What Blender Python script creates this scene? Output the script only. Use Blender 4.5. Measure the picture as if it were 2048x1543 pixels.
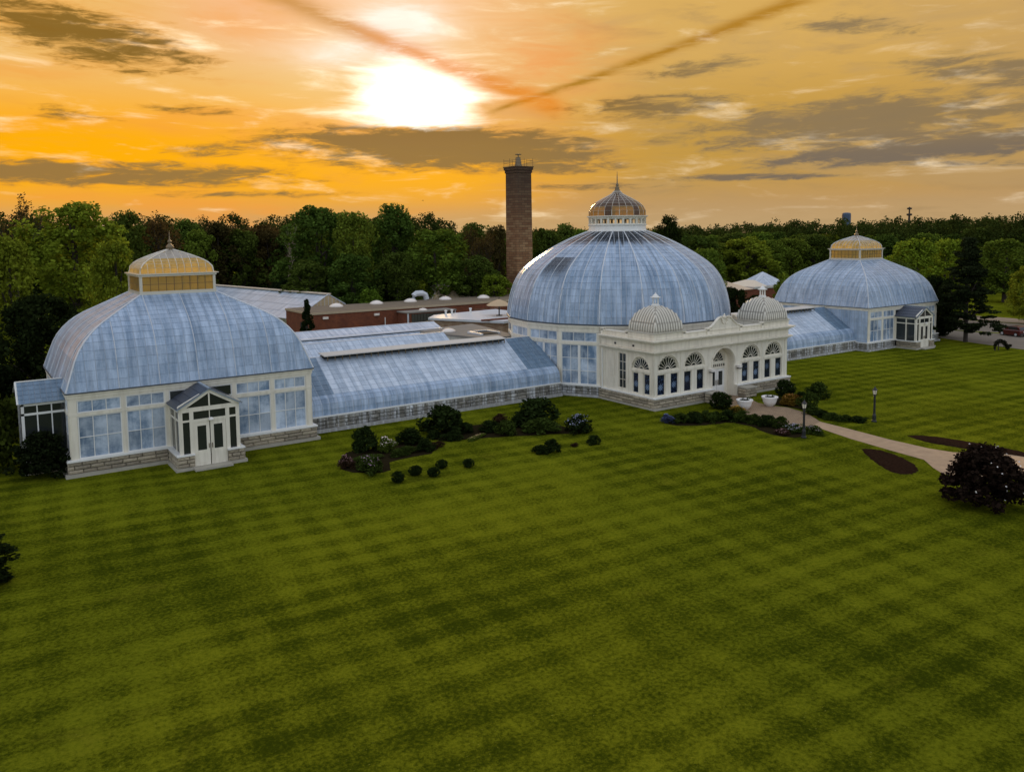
import bpy, math, random
import numpy as np
from mathutils import Vector, Matrix, noise
from mathutils.geometry import tessellate_polygon

R = math.radians
random.seed(7)
scene = bpy.context.scene
for o in list(bpy.data.objects):
    bpy.data.objects.remove(o)
COL = scene.collection

# ------------------------------------------------------------------ camera
YAW, PITCH, ROLL, FPX = 0.6015, 0.0892, -0.0129, 1631.32
cyw, syw, cp, sp = math.cos(YAW), math.sin(YAW), math.cos(PITCH), math.sin(PITCH)
fwd = Vector((syw * cp, cyw * cp, -sp))
rgt = Vector((cyw, -syw, 0))
upv = rgt.cross(fwd)
cr, sr = math.cos(ROLL), math.sin(ROLL)
rgt, upv = rgt * cr + upv * sr, upv * cr - rgt * sr
cam = bpy.data.cameras.new('camera')
cam.sensor_width = 36
cam.lens = 36 * FPX / 2048
cam.shift_y = -157 / 2048
cam.clip_start, cam.clip_end = 0.5, 6000
camo = bpy.data.objects.new('camera', cam)
m3 = Matrix((rgt, upv, -fwd)).transposed().to_4x4()
m3.translation = Vector((-54.94, -61.34, 14.4))
camo.matrix_world = m3
COL.objects.link(camo)
scene.camera = camo

scene.view_settings.view_transform = 'Standard'
scene.view_settings.look = 'None'
scene.view_settings.exposure = 0.0
scene.view_settings.gamma = 1.0
scene.view_settings.use_curve_mapping = False
scene.render.engine = 'CYCLES'
scene.cycles.max_bounces = 6
scene.cycles.transparent_max_bounces = 8
scene.cycles.caustics_reflective = False
scene.cycles.caustics_refractive = False
scene.cycles.sample_clamp_indirect = 6

def lin(r, g, b):
    f = lambda c: c / 12.92 if c <= 0.04045 else ((c + 0.055) / 1.055) ** 2.4
    return (f(r / 255), f(g / 255), f(b / 255), 1.0)

# ------------------------------------------------------------------ node helper
class NT:
    def __init__(s, tree):
        s.t = tree; s.n = tree.nodes; s.l = tree.links
    def new(s, typ, **kw):
        nd = s.n.new(typ)
        for k, v in kw.items():
            setattr(nd, k, v)
        return nd
    def put(s, sock, val):
        if isinstance(val, bpy.types.NodeSocket):
            s.l.new(val, sock)
        else:
            sock.default_value = val
    def m(s, op, a, b=None, c=None):
        nd = s.new('ShaderNodeMath', operation=op)
        s.put(nd.inputs[0], a)
        if b is not None: s.put(nd.inputs[1], b)
        if c is not None: s.put(nd.inputs[2], c)
        return nd.outputs[0]
    def sm(s, x, a, b, lo=0.0, hi=1.0):
        nd = s.new('ShaderNodeMapRange', interpolation_type='SMOOTHSTEP')
        s.put(nd.inputs[0], x)
        for i, v in enumerate((a, b, lo, hi)): nd.inputs[i + 1].default_value = v
        return nd.outputs[0]
    def mix(s, f, a, b, mode='MIX'):
        nd = s.new('ShaderNodeMix', data_type='RGBA', blend_type=mode)
        s.put(nd.inputs[0], f); s.put(nd.inputs[6], a); s.put(nd.inputs[7], b)
        return nd.outputs[2]
    def xyz(s, x, y, z):
        nd = s.new('ShaderNodeCombineXYZ')
        s.put(nd.inputs[0], x); s.put(nd.inputs[1], y); s.put(nd.inputs[2], z)
        return nd.outputs[0]
    def noise(s, vec, scale, detail=4, rough=0.55, dist=0.0):
        nd = s.new('ShaderNodeTexNoise')
        if vec is not None: s.l.new(vec, nd.inputs['Vector'])
        nd.inputs['Scale'].default_value = scale
        nd.inputs['Detail'].default_value = detail
        nd.inputs['Roughness'].default_value = rough
        nd.inputs['Distortion'].default_value = dist
        return nd.outputs['Fac']

# ------------------------------------------------------------------ sky
SUN_AZ, SUN_EL = 28.7, 9.4          # degrees clockwise from +Y, above the horizon
w = bpy.data.worlds.new('World'); scene.world = w; w.use_nodes = True
T = NT(w.node_tree)
for nd in list(T.n): T.n.remove(nd)
tc = T.new('ShaderNodeTexCoord')
sep = T.new('ShaderNodeSeparateXYZ'); T.l.new(tc.outputs['Generated'], sep.inputs[0])
dx, dy, dz = sep.outputs
az = T.m('MULTIPLY', T.m('ARCTAN2', dx, dy), 57.2958)
el = T.m('MULTIPLY', T.m('ARCSINE', dz), 57.2958)
# low sky: gold left of the sun's right flank, tan towards the right
wL = T.mix(T.sm(el, 1.0, 4.2), lin(226, 164, 80), lin(255, 176, 8))
wL = T.mix(T.sm(el, 6.2, 11.5), wL, lin(240, 188, 108))
wR = T.mix(T.sm(el, 1.0, 5.0), lin(188, 150, 100), lin(196, 152, 70))
wR = T.mix(T.sm(el, 6.5, 13.0), wR, lin(216, 172, 94))
base = T.mix(T.sm(az, 29.0, 46.0), wL, wR)
base = T.mix(T.sm(az, 56.0, 74.0, 0, .45), base, lin(176, 146, 108))
# horizon dust
base = T.mix(T.sm(el, 2.6, 0.2, 0, .75), base, lin(193, 163, 118))
# peach veil high above the sun
pe = T.m('MULTIPLY', T.sm(el, 9.5, 14.0), T.sm(T.m('ABSOLUTE', T.m('SUBTRACT', az, 24.0)), 17.0, 4.0))
base = T.mix(T.m('MULTIPLY', pe, .9), base, lin(250, 182, 138))
# soft cloud veil everywhere
nv = T.xyz(T.m('MULTIPLY', az, .055), T.m('MULTIPLY', T.m('ADD', el, T.m('MULTIPLY', az, .04)), .30), 3.1)
n1 = T.noise(nv, 1.0, 6, .6, .6)
nv2 = T.xyz(T.m('MULTIPLY', T.m('SUBTRACT', az, T.m('MULTIPLY', el, .9)), .16), T.m('MULTIPLY', T.m('ADD', el, T.m('MULTIPLY', az, .05)), .85), 9.7)
n2 = T.noise(nv2, 1.0, 8, .60, .35)
nv3 = T.xyz(T.m('MULTIPLY', az, .42), T.m('MULTIPLY', T.m('ADD', el, T.m('MULTIPLY', az, -.03)), 2.1), 5.3)
n3 = T.noise(nv3, 1.0, 6, .65, .5)
base = T.mix(T.sm(n1, .46, .68, 0, .55), base, T.mix(T.sm(az, 26, 44), lin(246, 158, 62), lin(182, 150, 104)))
base = T.mix(T.sm(n2, .52, .74, 0, .42), base, T.mix(T.sm(az, 24, 46), lin(236, 160, 66), lin(160, 132, 92)))
base = T.mix(T.m('MULTIPLY', T.sm(n2, .46, .26, 0, .34), T.sm(az, 52, 34, .25, 1)), base, T.mix(T.sm(az, 24, 46), lin(255, 224, 160), lin(232, 196, 128)))
# glow of the veiled sun
def gauss(a0, e0, sa, se, k=1.0):
    u = T.m('DIVIDE', T.m('SUBTRACT', az, a0), sa); v = T.m('DIVIDE', T.m('SUBTRACT', el, e0), se)
    d = T.m('ADD', T.m('MULTIPLY', u, u), T.m('MULTIPLY', v, v))
    return T.m('MULTIPLY', T.m('POWER', 2.718, T.m('MULTIPLY', d, -1.0)), k)
orange = T.m('MULTIPLY', gauss(35.0, 11.8, 6.0, 3.0), T.sm(n2, .36, .62, .25, 1))
base = T.mix(T.m('MULTIPLY', orange, .95), base, lin(238, 138, 40))
g_w = gauss(27.5, 12.2, 10.0, 5.0)
base = T.mix(T.m('MULTIPLY', g_w, .6), base, (1.0, .76, .38, 1))
upw = T.m('MULTIPLY', T.m('ADD', gauss(27.0, 13.8, 3.0, 1.9, 1.3), gauss(23.5, 12.0, 3.6, .8, .8)), T.sm(n2, .66, .40, .55, 1.15))
base = T.mix(T.m('MULTIPLY', upw, .98), base, (1.12, .96, .80, 1))
col = base
# bank and ribbons of darker cloud
CL = [(7.8, 12.2, 6.0, 1.5, -.12, 1.7), (6.6, 7.6, 2.4, .6, -.05, 1.1), (13.4, 8.2, 3.6, .5, -.01, 1.0),
      (29.6, 6.0, 9.6, 1.25, -.02, 2.2), (7.4, 4.1, 11.4, .72, -.01, 1.75), (14.8, 5.7, 3.0, .42, .03, 1.3),
      (44.4, 8.4, 6.4, .75, .02, 1.5), (47.2, 10.8, 4.6, .6, .06, 1.2), (58.0, 6.7, 10.5, 1.5, .02, 1.8),
      (62.5, 5.1, 9.5, .75, .05, 2.0), (64.8, 9.0, 4.6, 1.1, -.2, 1.5), (50.0, 3.6, 6.6, .24, -.01, 1.4),
      (36.5, 4.6, 6.6, .5, 0, 1.4), (1.6, 6.6, 1.6, 1.0, .05, 1.2), (62.0, 4.0, 5.4, .32, -.04, 1.2),
      (57.0, 12.6, 4.5, .7, -.15, 1.1), (17.0, 2.9, 7.0, .3, 0, 1.1), (40.0, 3.2, 6.0, .32, 0, 1.0), (25.0, 6.9, 5.0, .4, .05, 1.1)]
dens = None
for (a0, e0, sa, se, sl, k) in CL:
    u = T.m('SUBTRACT', az, a0); v = T.m('SUBTRACT', T.m('SUBTRACT', el, e0), T.m('MULTIPLY', u, sl))
    u = T.m('DIVIDE', u, sa); v = T.m('DIVIDE', v, se)
    d = T.m('SUBTRACT', k, T.m('MULTIPLY', T.m('ADD', T.m('MULTIPLY', u, u), T.m('MULTIPLY', v, v)), .9))
    dens = d if dens is None else T.m('MAXIMUM', dens, d)
wob = T.m('ADD', T.m('MULTIPLY', T.m('SUBTRACT', n3, .5), 4.2), T.m('MULTIPLY', T.m('SUBTRACT', n2, .5), 2.2))
dn = T.m('ADD', dens, wob)
mask = T.sm(dn, 0.0, 1.7)
ccol = T.mix(T.sm(az, 34, 52), T.mix(T.sm(el, 5, 11), lin(136, 110, 68), lin(118, 86, 22)), T.mix(T.sm(el, 6.5, 4.5), lin(136, 116, 86), lin(112, 102, 92)))
ccol = T.mix(T.sm(dn, .2, 1.5), T.mix(T.sm(az, 30, 48), lin(226, 150, 34), lin(172, 142, 88)), ccol)
# white heart of the sun: veils over the clouds above the bank
core = T.m('MULTIPLY', gauss(28.2, 9.3, 4.0, 2.5, 3.0), T.sm(T.m('ADD', el, T.m('MULTIPLY', T.m('SUBTRACT', n3, .5), 1.2)), 6.9, 7.7))
core2 = T.sm(T.m('ADD', core, T.m('MULTIPLY', T.m('SUBTRACT', n2, .5), -3.0)), .1, 2.2)
col = T.mix(T.m('MULTIPLY', mask, .88), col, ccol)
# aircraft trails
def trail(a1, e1, a2, e2, w0, w1, colr, k, power=1.0):
    global col
    L = math.hypot(a2 - a1, e2 - e1); ux, uy = (a2 - a1) / L, (e2 - e1) / L
    s_ = T.m('ADD', T.m('MULTIPLY', T.m('SUBTRACT', az, a1), ux), T.m('MULTIPLY', T.m('SUBTRACT', el, e1), uy))
    d_ = T.m('ADD', T.m('MULTIPLY', T.m('SUBTRACT', az, a1), -uy), T.m('MULTIPLY', T.m('SUBTRACT', el, e1), ux))
    tt = T.m('DIVIDE', s_, L)
    d_ = T.m('ADD', d_, T.m('MULTIPLY', T.m('SUBTRACT', n3, .5), .55))
    wd = T.m('ADD', w0, T.m('MULTIPLY', tt, w1 - w0))
    q_ = T.m('DIVIDE', d_, wd)
    g_ = T.m('POWER', 2.718, T.m('MULTIPLY', T.m('MULTIPLY', q_, q_), -1.0))
    g_ = T.m('MULTIPLY', g_, T.sm(T.m('ADD', n3, T.m('MULTIPLY', n2, .5)), .5, .82, .45, 1))
    g_ = T.m('MULTIPLY', g_, T.m('MULTIPLY', T.sm(tt, -.06, .05), T.sm(tt, 1.9, 1.2)))
    col = T.mix(T.m('MULTIPLY', g_, k), col, colr)
trail(33.6, 8.5, 53.6, 14.55, .16, .42, lin(176, 124, 34), .92)
col = T.mix(core2, col, (1.9, 1.75, 1.45, 1))
trail(38.0, 8.5, 18.0, 15.8, .75, .55, T.mix(T.sm(az, 21, 28), lin(204, 146, 74), lin(232, 136, 30)), .8)
# the sky turns to pale blue overhead and behind the camera
nish = T.new('ShaderNodeTexSky', sky_type='NISHITA')
nish.sun_disc = False
nish.sun_elevation = R(SUN_EL); nish.sun_rotation = R(SUN_AZ)
nish.altitude = 100; nish.air_density = 1.0; nish.dust_density = 1.0; nish.ozone_density = 2.0
sunv = Vector((math.sin(R(SUN_AZ)), math.cos(R(SUN_AZ)), 0))
cosa = T.m('ADD', T.m('MULTIPLY', dx, sunv.x), T.m('MULTIPLY', dy, sunv.y))
away = T.m('MAXIMUM', T.sm(cosa, .66, -.15), T.sm(el, 17.0, 48.0))
blue = T.mix(1.0, nish.outputs[0], (.11, .11, .11, 1), 'MULTIPLY')
veil = T.mix(T.sm(n1, .35, .7), (.94, 1.04, 1.26, 1), (1.22, 1.22, 1.24, 1))
back = T.mix(.62, blue, veil)
col = T.mix(away, col, back)
bg = T.new('ShaderNodeBackground'); T.l.new(col, bg.inputs[0]); bg.inputs[1].default_value = 1.0
wo = T.new('ShaderNodeOutputWorld'); T.l.new(bg.outputs[0], wo.inputs[0])
w.cycles.sampling_method = 'MANUAL'; w.cycles.sample_map_resolution = 512

sun = bpy.data.lights.new('sun', 'SUN')
sun.energy = 2.6; sun.angle = R(7); sun.color = (1.0, .66, .30)
suno = bpy.data.objects.new('sun', sun); COL.objects.link(suno)
sd = Vector((math.sin(R(SUN_AZ)) * math.cos(R(SUN_EL)), math.cos(R(SUN_AZ)) * math.cos(R(SUN_EL)), math.sin(R(SUN_EL))))
suno.rotation_euler = sd.to_track_quat('Z', 'Y').to_euler()

# ------------------------------------------------------------------ materials
def mat(name, color, rough=.6, metal=0.0, spec=.5, var=.0, vscale=3.0, bump=0.0, bscale=20.0, streak=None, objcol=False,
        trans=0.0, island=0.0, c2=None):
    m = bpy.data.materials.new(name); m.use_nodes = True
    N = NT(m.node_tree)
    p = N.n['Principled BSDF']
    co = N.new('ShaderNodeTexCoord').outputs['Object']
    c = tuple(color) + (1,) if len(color) == 3 else color
    base = c
    if objcol:
        oi = N.new('ShaderNodeObjectInfo'); base = oi.outputs['Color']
    if c2 is not None:
        c2 = tuple(c2) + (1,) if len(c2) == 3 else c2
        base = N.mix(N.sm(N.noise(co, vscale, 5, .6), .38, .66), base, c2)
    if streak:
        sx, sz, k, sc = streak
        geo = N.new('ShaderNodeNewGeometry')
        sp_ = N.new('ShaderNodeSeparateXYZ'); N.l.new(geo.outputs['Position'], sp_.inputs[0])
        v = N.xyz(N.m('MULTIPLY', sp_.outputs[0], sx), N.m('MULTIPLY', sp_.outputs[1], sx), N.m('MULTIPLY', sp_.outputs[2], sz))
        base = N.mix(N.sm(N.noise(v, 1.0, 4, .6), .42, .72, 0, k), base, sc)
    if var:
        geo = N.new('ShaderNodeNewGeometry')
        f = N.noise(geo.outputs['Position'], vscale, 5, .6)
        base = N.mix(1.0, base, N.mix(f, (1 - var,) * 3 + (1,), (1 + var,) * 3 + (1,)), 'MULTIPLY')
    if island:
        geo = N.new('ShaderNodeNewGeometry'); oi_ = N.new('ShaderNodeObjectInfo')
        f = N.m('FRACT', N.m('ADD', geo.outputs['Random Per Island'], oi_.outputs['Random']))
        base = N.mix(1.0, base, N.mix(f, (1 - island,) * 3 + (1,), (1 + island,) * 3 + (1,)), 'MULTIPLY')
    N.put(p.inputs['Base Color'], base)
    p.inputs['Roughness'].default_value = rough
    p.inputs['Metallic'].default_value = metal
    p.inputs['Specular IOR Level'].default_value = spec
    if bump:
        geo = N.new('ShaderNodeNewGeometry')
        b = N.new('ShaderNodeBump'); b.inputs['Strength'].default_value = bump; b.inputs['Distance'].default_value = .05
        N.l.new(N.noise(geo.outputs['Position'], bscale, 4, .6), b.inputs['Height'])
        N.l.new(b.outputs[0], p.inputs['Normal'])
    if trans:
        tr = N.new('ShaderNodeBsdfTranslucent'); N.put(tr.inputs[0], base)
        mx = N.new('ShaderNodeMixShader'); mx.inputs[0].default_value = trans
        N.l.new(p.outputs[0], mx.inputs[1]); N.l.new(tr.outputs[0], mx.inputs[2])
        N.l.new(mx.outputs[0], N.n['Material Output'].inputs[0])
    return m

def whitewash(name, ca, cb, rough=.28, top_clear=None, island=.10, dirt=(.16, .2, .25, 1), dk=.5, sw=.68):
    """greenhouse glass with brushed, weathered shading paint"""
    m = bpy.data.materials.new(name); m.use_nodes = True
    N = NT(m.node_tree); p = N.n['Principled BSDF']
    geo = N.new('ShaderNodeNewGeometry')
    s_ = N.new('ShaderNodeSeparateXYZ'); N.l.new(geo.outputs['Position'], s_.inputs[0])
    hx = N.m('ADD', s_.outputs[0], N.m('MULTIPLY', s_.outputs[1], .8))
    nn_ = N.new('ShaderNodeSeparateXYZ'); N.l.new(geo.outputs['True Normal'], nn_.inputs[0])
    nl = N.m('SQRT', N.m('ADD', N.m('ADD', N.m('MULTIPLY', nn_.outputs[0], nn_.outputs[0]), N.m('MULTIPLY', nn_.outputs[1], nn_.outputs[1])), 1e-4))
    across = N.m('DIVIDE', N.m('SUBTRACT', N.m('MULTIPLY', s_.outputs[0], nn_.outputs[1]), N.m('MULTIPLY', s_.outputs[1], nn_.outputs[0])), nl)
    rq = lambda o_, k: N.m('MULTIPLY', N.m('ROUND', N.m('MULTIPLY', N.m('DIVIDE', nn_.outputs[o_], nl), 20.3)), k)
    face_id = N.m('ADD', rq(0, 3.7), rq(1, 7.1))
    st = N.noise(N.xyz(N.m('MULTIPLY', across, 2.4), N.m('MULTIPLY', s_.outputs[2], .20), face_id), 1.0, 6, .68)
    cl = N.noise(geo.outputs['Position'], .55, 5, .62, .4)
    fine = N.noise(geo.outputs['Position'], 7.0, 3, .6)
    f = N.m('ADD', N.m('MULTIPLY', st, sw), N.m('ADD', N.m('MULTIPLY', cl, .9 - sw), N.m('MULTIPLY', fine, .1)))
    c = N.mix(N.sm(f, .36, .62), tuple(ca) + (1,), tuple(cb) + (1,))
    c = N.mix(N.sm(N.noise(N.xyz(N.m('MULTIPLY', across, 1.5), N.m('MULTIPLY', s_.outputs[2], .11), N.m('ADD', face_id, 1.3)), 1.0, 6, .72), .55, .72, 0, dk), c, dirt)
    if top_clear:
        z0, z1, cc = top_clear
        zz_ = N.m('ADD', s_.outputs[2], N.m('MULTIPLY', N.m('SUBTRACT', st, .5), 1.8))
        c = N.mix(N.sm(zz_, z0, z1, 0, 1.0), c, cc)
        # washed-off patch of bare glass on the shoulder facing the chimney
        an = N.m('MULTIPLY', N.m('ARCTAN2', s_.outputs[0], N.m('MULTIPLY', s_.outputs[1], -1.0)), 57.2958)
        pm = N.m('MULTIPLY', N.m('MULTIPLY', N.sm(an, -89.5, -88.5), N.sm(an, -66, -76)), N.m('MULTIPLY', N.sm(zz_, 10.0, 11.4), N.sm(s_.outputs[2], 12.25, 12.15)))
        c = N.mix(N.m('MULTIPLY', pm, .9), c, cc)
    oi_ = N.new('ShaderNodeObjectInfo')
    c = N.mix(1.0, c, N.mix(N.m('FRACT', N.m('ADD', geo.outputs['Random Per Island'], oi_.outputs['Random'])), (1 - island,) * 3 + (1,), (1 + island,) * 3 + (1,)), 'MULTIPLY')
    N.put(p.inputs['Base Color'], c)
    p.inputs['Roughness'].default_value = rough
    p.inputs['Specular IOR Level'].default_value = .3 if top_clear else .5
    b = N.new('ShaderNodeBump'); b.inputs['Strength'].default_value = .12; b.inputs['Distance'].default_value = .03
    N.l.new(N.noise(geo.outputs['Position'], 3.0, 3, .6), b.inputs['Height']); N.l.new(b.outputs[0], p.inputs['Normal'])
    return m

def backlit_glass(name, tint, tr=.5):
    m = bpy.data.materials.new(name); m.use_nodes = True
    N = NT(m.node_tree); p = N.n['Principled BSDF']
    geo = N.new('ShaderNodeNewGeometry')
    c = N.mix(geo.outputs['Random Per Island'], tuple(x * .72 for x in tint) + (1,), tuple(tint) + (1,))
    N.put(p.inputs['Base Color'], c); p.inputs['Roughness'].default_value = .15
    t = N.new('ShaderNodeBsdfTranslucent'); N.put(t.inputs[0], c)
    g = N.new('ShaderNodeBsdfTransparent'); N.put(g.inputs[0], c)
    a = N.new('ShaderNodeMixShader'); a.inputs[0].default_value = .5
    N.l.new(t.outputs[0], a.inputs[1]); N.l.new(g.outputs[0], a.inputs[2])
    b = N.new('ShaderNodeMixShader'); b.inputs[0].default_value = tr
    N.l.new(p.outputs[0], b.inputs[1]); N.l.new(a.outputs[0], b.inputs[2])
    N.l.new(b.outputs[0], N.n['Material Output'].inputs[0])
    return m

M = {}
WA, WB = (.165, .245, .355), (.42, .52, .655)
M['glass'] = whitewash('whitewashed_glass', WA, WB)
M['glass_dome'] = whitewash('palm_dome_glass', WA, WB, top_clear=(13.15, 13.75, (.012, .02, .032, 1)), dk=.85)
M['glass_bright'] = whitewash('wing_glass', (.33, .41, .51), (.58, .645, .73), rough=.3, dk=.3, dirt=(.3, .36, .43, 1))
M['glass_side'] = whitewash('wing_side_glass', (.24, .33, .45), (.45, .55, .68), dk=.6)
M['glass_darker'] = whitewash('darker_glass', (.10, .16, .23), (.17, .25, .34), rough=.2)
M['win_glass'] = whitewash('painted_window_glass', (.12, .19, .29), (.54, .62, .72), rough=.2, dk=.25, sw=.25, island=.22, dirt=(.1, .16, .24, 1))
M['bed'] = mat('glazing_bed', (.27, .33, .40), .5, var=.2)
M['bed_l'] = mat('pale_glazing_bed', (.43, .48, .54), .5, var=.2)
M['bed_m'] = mat('grey_glazing_bed', (.36, .42, .49), .5, var=.2)
M['tan_glass'] = mat('painted_sunlit_glass', (.50, .38, .22), .3, var=.35, vscale=1.5)  # golden evening light is put into the pane colour
M['gutter'] = mat('dark_gutter', (.07, .08, .09), .6)
M['bar'] = mat('glazing_bar_white', (.60, .63, .66), .5, var=.15)
M['vent_cap'] = mat('weathered_vent_cap', (.52, .51, .48), .85, spec=.1, var=.15)
M['cream'] = mat('cream_paint', (.80, .745, .62), .55, var=.10, vscale=1.3, streak=(3.0, .35, .45, (.5, .45, .36, 1)))
M['white'] = mat('white_paint', (.78, .77, .73), .5, var=.08, vscale=2)
M['dark_glass'] = mat('dark_window_glass', (.024, .028, .026), .04, spec=.6)
M['void'] = mat('dark_gap', (.01, .01, .01), .9)
M['stone'] = mat('limestone_block', (.36, .305, .22), .85, var=.6, vscale=7, bump=1.0, bscale=11, island=.32)
M['stone_w'] = mat('limestone_with_paint_drips', (.21, .195, .165), .85, var=.5, vscale=7, bump=1.0, bscale=11, island=.3, streak=(3.2, .12, .9, (.66, .68, .70, 1)))
M['stone_l'] = mat('pale_stone_plinth', (.40, .37, .30), .85, var=.25, vscale=3, bump=.4, bscale=10)
M['stone_lw'] = mat('plinth_with_paint_drips', (.36, .35, .33), .85, var=.25, vscale=3, bump=.4, bscale=10, streak=(3.2, .12, .7, (.66, .68, .70, 1)))
M['mortar'] = mat('dark_mortar', (.055, .05, .042), .95, spec=0)
M['slate'] = mat('blue_grey_slate', (.05, .06, .085), .4, var=.4, vscale=5)
M['groove'] = mat('dark_roof_groove', (.34, .31, .255), .5, var=.3)  # dome shell between the ribs, darker than the ribs
M['metal_cream'] = mat('cream_metal_roof', (.66, .62, .53), .30, metal=.25, var=.12, vscale=2)
M['amber'] = backlit_glass('backlit_glass', (1.0, .83, .40), .85)  # tint carries the sunset glow coming through the lantern roof
M['amber_l'] = backlit_glass('pale_backlit_glass', (1.0, .88, .45), .85)  # gold of the sun behind the lantern is put into this tint
M['amber_m'] = backlit_glass('brown_amber_glass', (.72, .46, .16), .65)
M['amber_d'] = backlit_glass('dark_amber_glass', (.13, .065, .025), .35)
M['smoke'] = backlit_glass('grey_lantern_glass', (.62, .58, .52), .45)
M['bronze'] = mat('weathered_bronze', (.20, .15, .09), .5, metal=.4, var=.3)
M['brick'] = None
M['roofing'] = mat('brown_flat_roofing', (.19, .145, .095), .9, var=.3, vscale=.8)
M['gravel'] = mat('grey_flat_roofing', (.23, .21, .18), .9, var=.25, vscale=1.5)
M['skylight'] = mat('skylight_acrylic', (.82, .74, .66), .25)
M['louvre'] = mat('dark_louvre', (.055, .055, .04), .6, var=.3)
M['black'] = mat('black_iron', (.012, .013, .014), .45)
M['planter'] = mat('white_planter', (.80, .77, .72), .6, var=.06)
M['soil'] = mat('potting_soil', (.02, .018, .012), .95)
M['mulch'] = mat('dark_mulch', (.028, .015, .009), 1.0, spec=0, var=.7, vscale=6, bump=.8, bscale=25)
M['soil_bed'] = mat('dark_bed_soil', (.022, .017, .008), 1.0, spec=0, var=.6, vscale=5, bump=.8, bscale=20)  # even dark brown soil under the shrub clusters
M['path'] = None
M['lamp_glass'] = mat('lamp_glass', (.8, .72, .58), .2)
M['bark'] = mat('bark', (.045, .034, .026), .95, var=.4, vscale=6)
M['bark_p'] = mat('pale_bark', (.30, .24, .17), .95, var=.3, vscale=6)
M['leaf'] = mat('foliage', (.05, .08, .012), .75, spec=.0, objcol=True, var=.55, vscale=.55, island=.45, trans=.30)
M['leaf_s'] = mat('shrub_foliage', (.05, .08, .012), .8, spec=.0, objcol=True, var=.5, vscale=2.0, island=.5, trans=.22)
M['petal'] = mat('petals', (.8, .7, .62), .7, objcol=True, island=.25)
M['gull'] = mat('white_feathers', (.8, .8, .78), .8)

def brickmat(name, c1, c2, mortar, scale, soot=None, bw=.5, rh=.25):
    m = bpy.data.materials.new(name); m.use_nodes = True
    N = NT(m.node_tree); p = N.n['Principled BSDF']
    geo = N.new('ShaderNodeNewGeometry'); s_ = N.new('ShaderNodeSeparateXYZ'); N.l.new(geo.outputs['Position'], s_.inputs[0])
    v = N.xyz(N.m('ADD', s_.outputs[0], s_.outputs[1]), s_.outputs[2], 0.0)
    b = N.new('ShaderNodeTexBrick'); N.l.new(v, b.inputs['Vector'])
    b.inputs['Color1'].default_value = c1; b.inputs['Color2'].default_value = c2; b.inputs['Mortar'].default_value = mortar
    b.inputs['Scale'].default_value = scale; b.inputs['Mortar Size'].default_value = .018
    b.inputs['Brick Width'].default_value = bw; b.inputs['Row Height'].default_value = rh
    c = b.outputs[0]
    n_ = N.noise(geo.outputs['Position'], .7, 6, .65)
    c = N.mix(1.0, c, N.mix(n_, (.45, .45, .45, 1), (1.5, 1.5, 1.5, 1)), 'MULTIPLY')
    if soot:
        c = N.mix(N.sm(N.m('ADD', s_.outputs[2], N.m('MULTIPLY', n_, 5.0)), soot[0], soot[1], 0, .80), c, (.03, .018, .012, 1))
    N.put(p.inputs['Base Color'], c); p.inputs['Roughness'].default_value = .9
    return m
M['brick'] = brickmat('red_brick', (.23, .062, .022, 1), (.16, .042, .018, 1), (.11, .06, .04, 1), 1.6)
M['brick_pale'] = brickmat('weathered_brick', (.34, .25, .16, 1), (.22, .12, .07, 1), (.28, .22, .16, 1), 2.0)
M['chimney'] = brickmat('chimney_brick', (.21, .09, .036, 1), (.34, .20, .095, 1), (.06, .04, .025, 1), .62, soot=(14.0, 27.0), bw=.7, rh=.24)

def pathmat():
    m = bpy.data.materials.new('concrete_pavers'); m.use_nodes = True
    N = NT(m.node_tree); p = N.n['Principled BSDF']
    geo = N.new('ShaderNodeNewGeometry')
    b = N.new('ShaderNodeTexBrick'); N.l.new(geo.outputs['Position'], b.inputs['Vector'])
    b.inputs['Color1'].default_value = (.33, .225, .13, 1); b.inputs['Color2'].default_value = (.26, .175, .10, 1); b.inputs['Mortar'].default_value = (.17, .115, .07, 1)
    b.inputs['Scale'].default_value = 2.2; b.inputs['Mortar Size'].default_value = .03
    c = N.mix(1.0, b.outputs[0], N.mix(N.noise(geo.outputs['Position'], 1.2, 5), (.75, .75, .75, 1), (1.25, 1.25, 1.25, 1)), 'MULTIPLY')
    N.put(p.inputs['Base Color'], c); p.inputs['Roughness'].default_value = .9
    return m
M['pavers'] = pathmat()
M['path'] = mat('tan_concrete', (.40, .275, .165), .9, var=.38, vscale=1.5, bump=.2, bscale=18)
M['asphalt'] = mat('worn_asphalt', (.20, .165, .125), .92, var=.25, vscale=.6)
M['asphalt2'] = mat('tan_path', (.27, .21, .15), .92, var=.2, vscale=.6)

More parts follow.
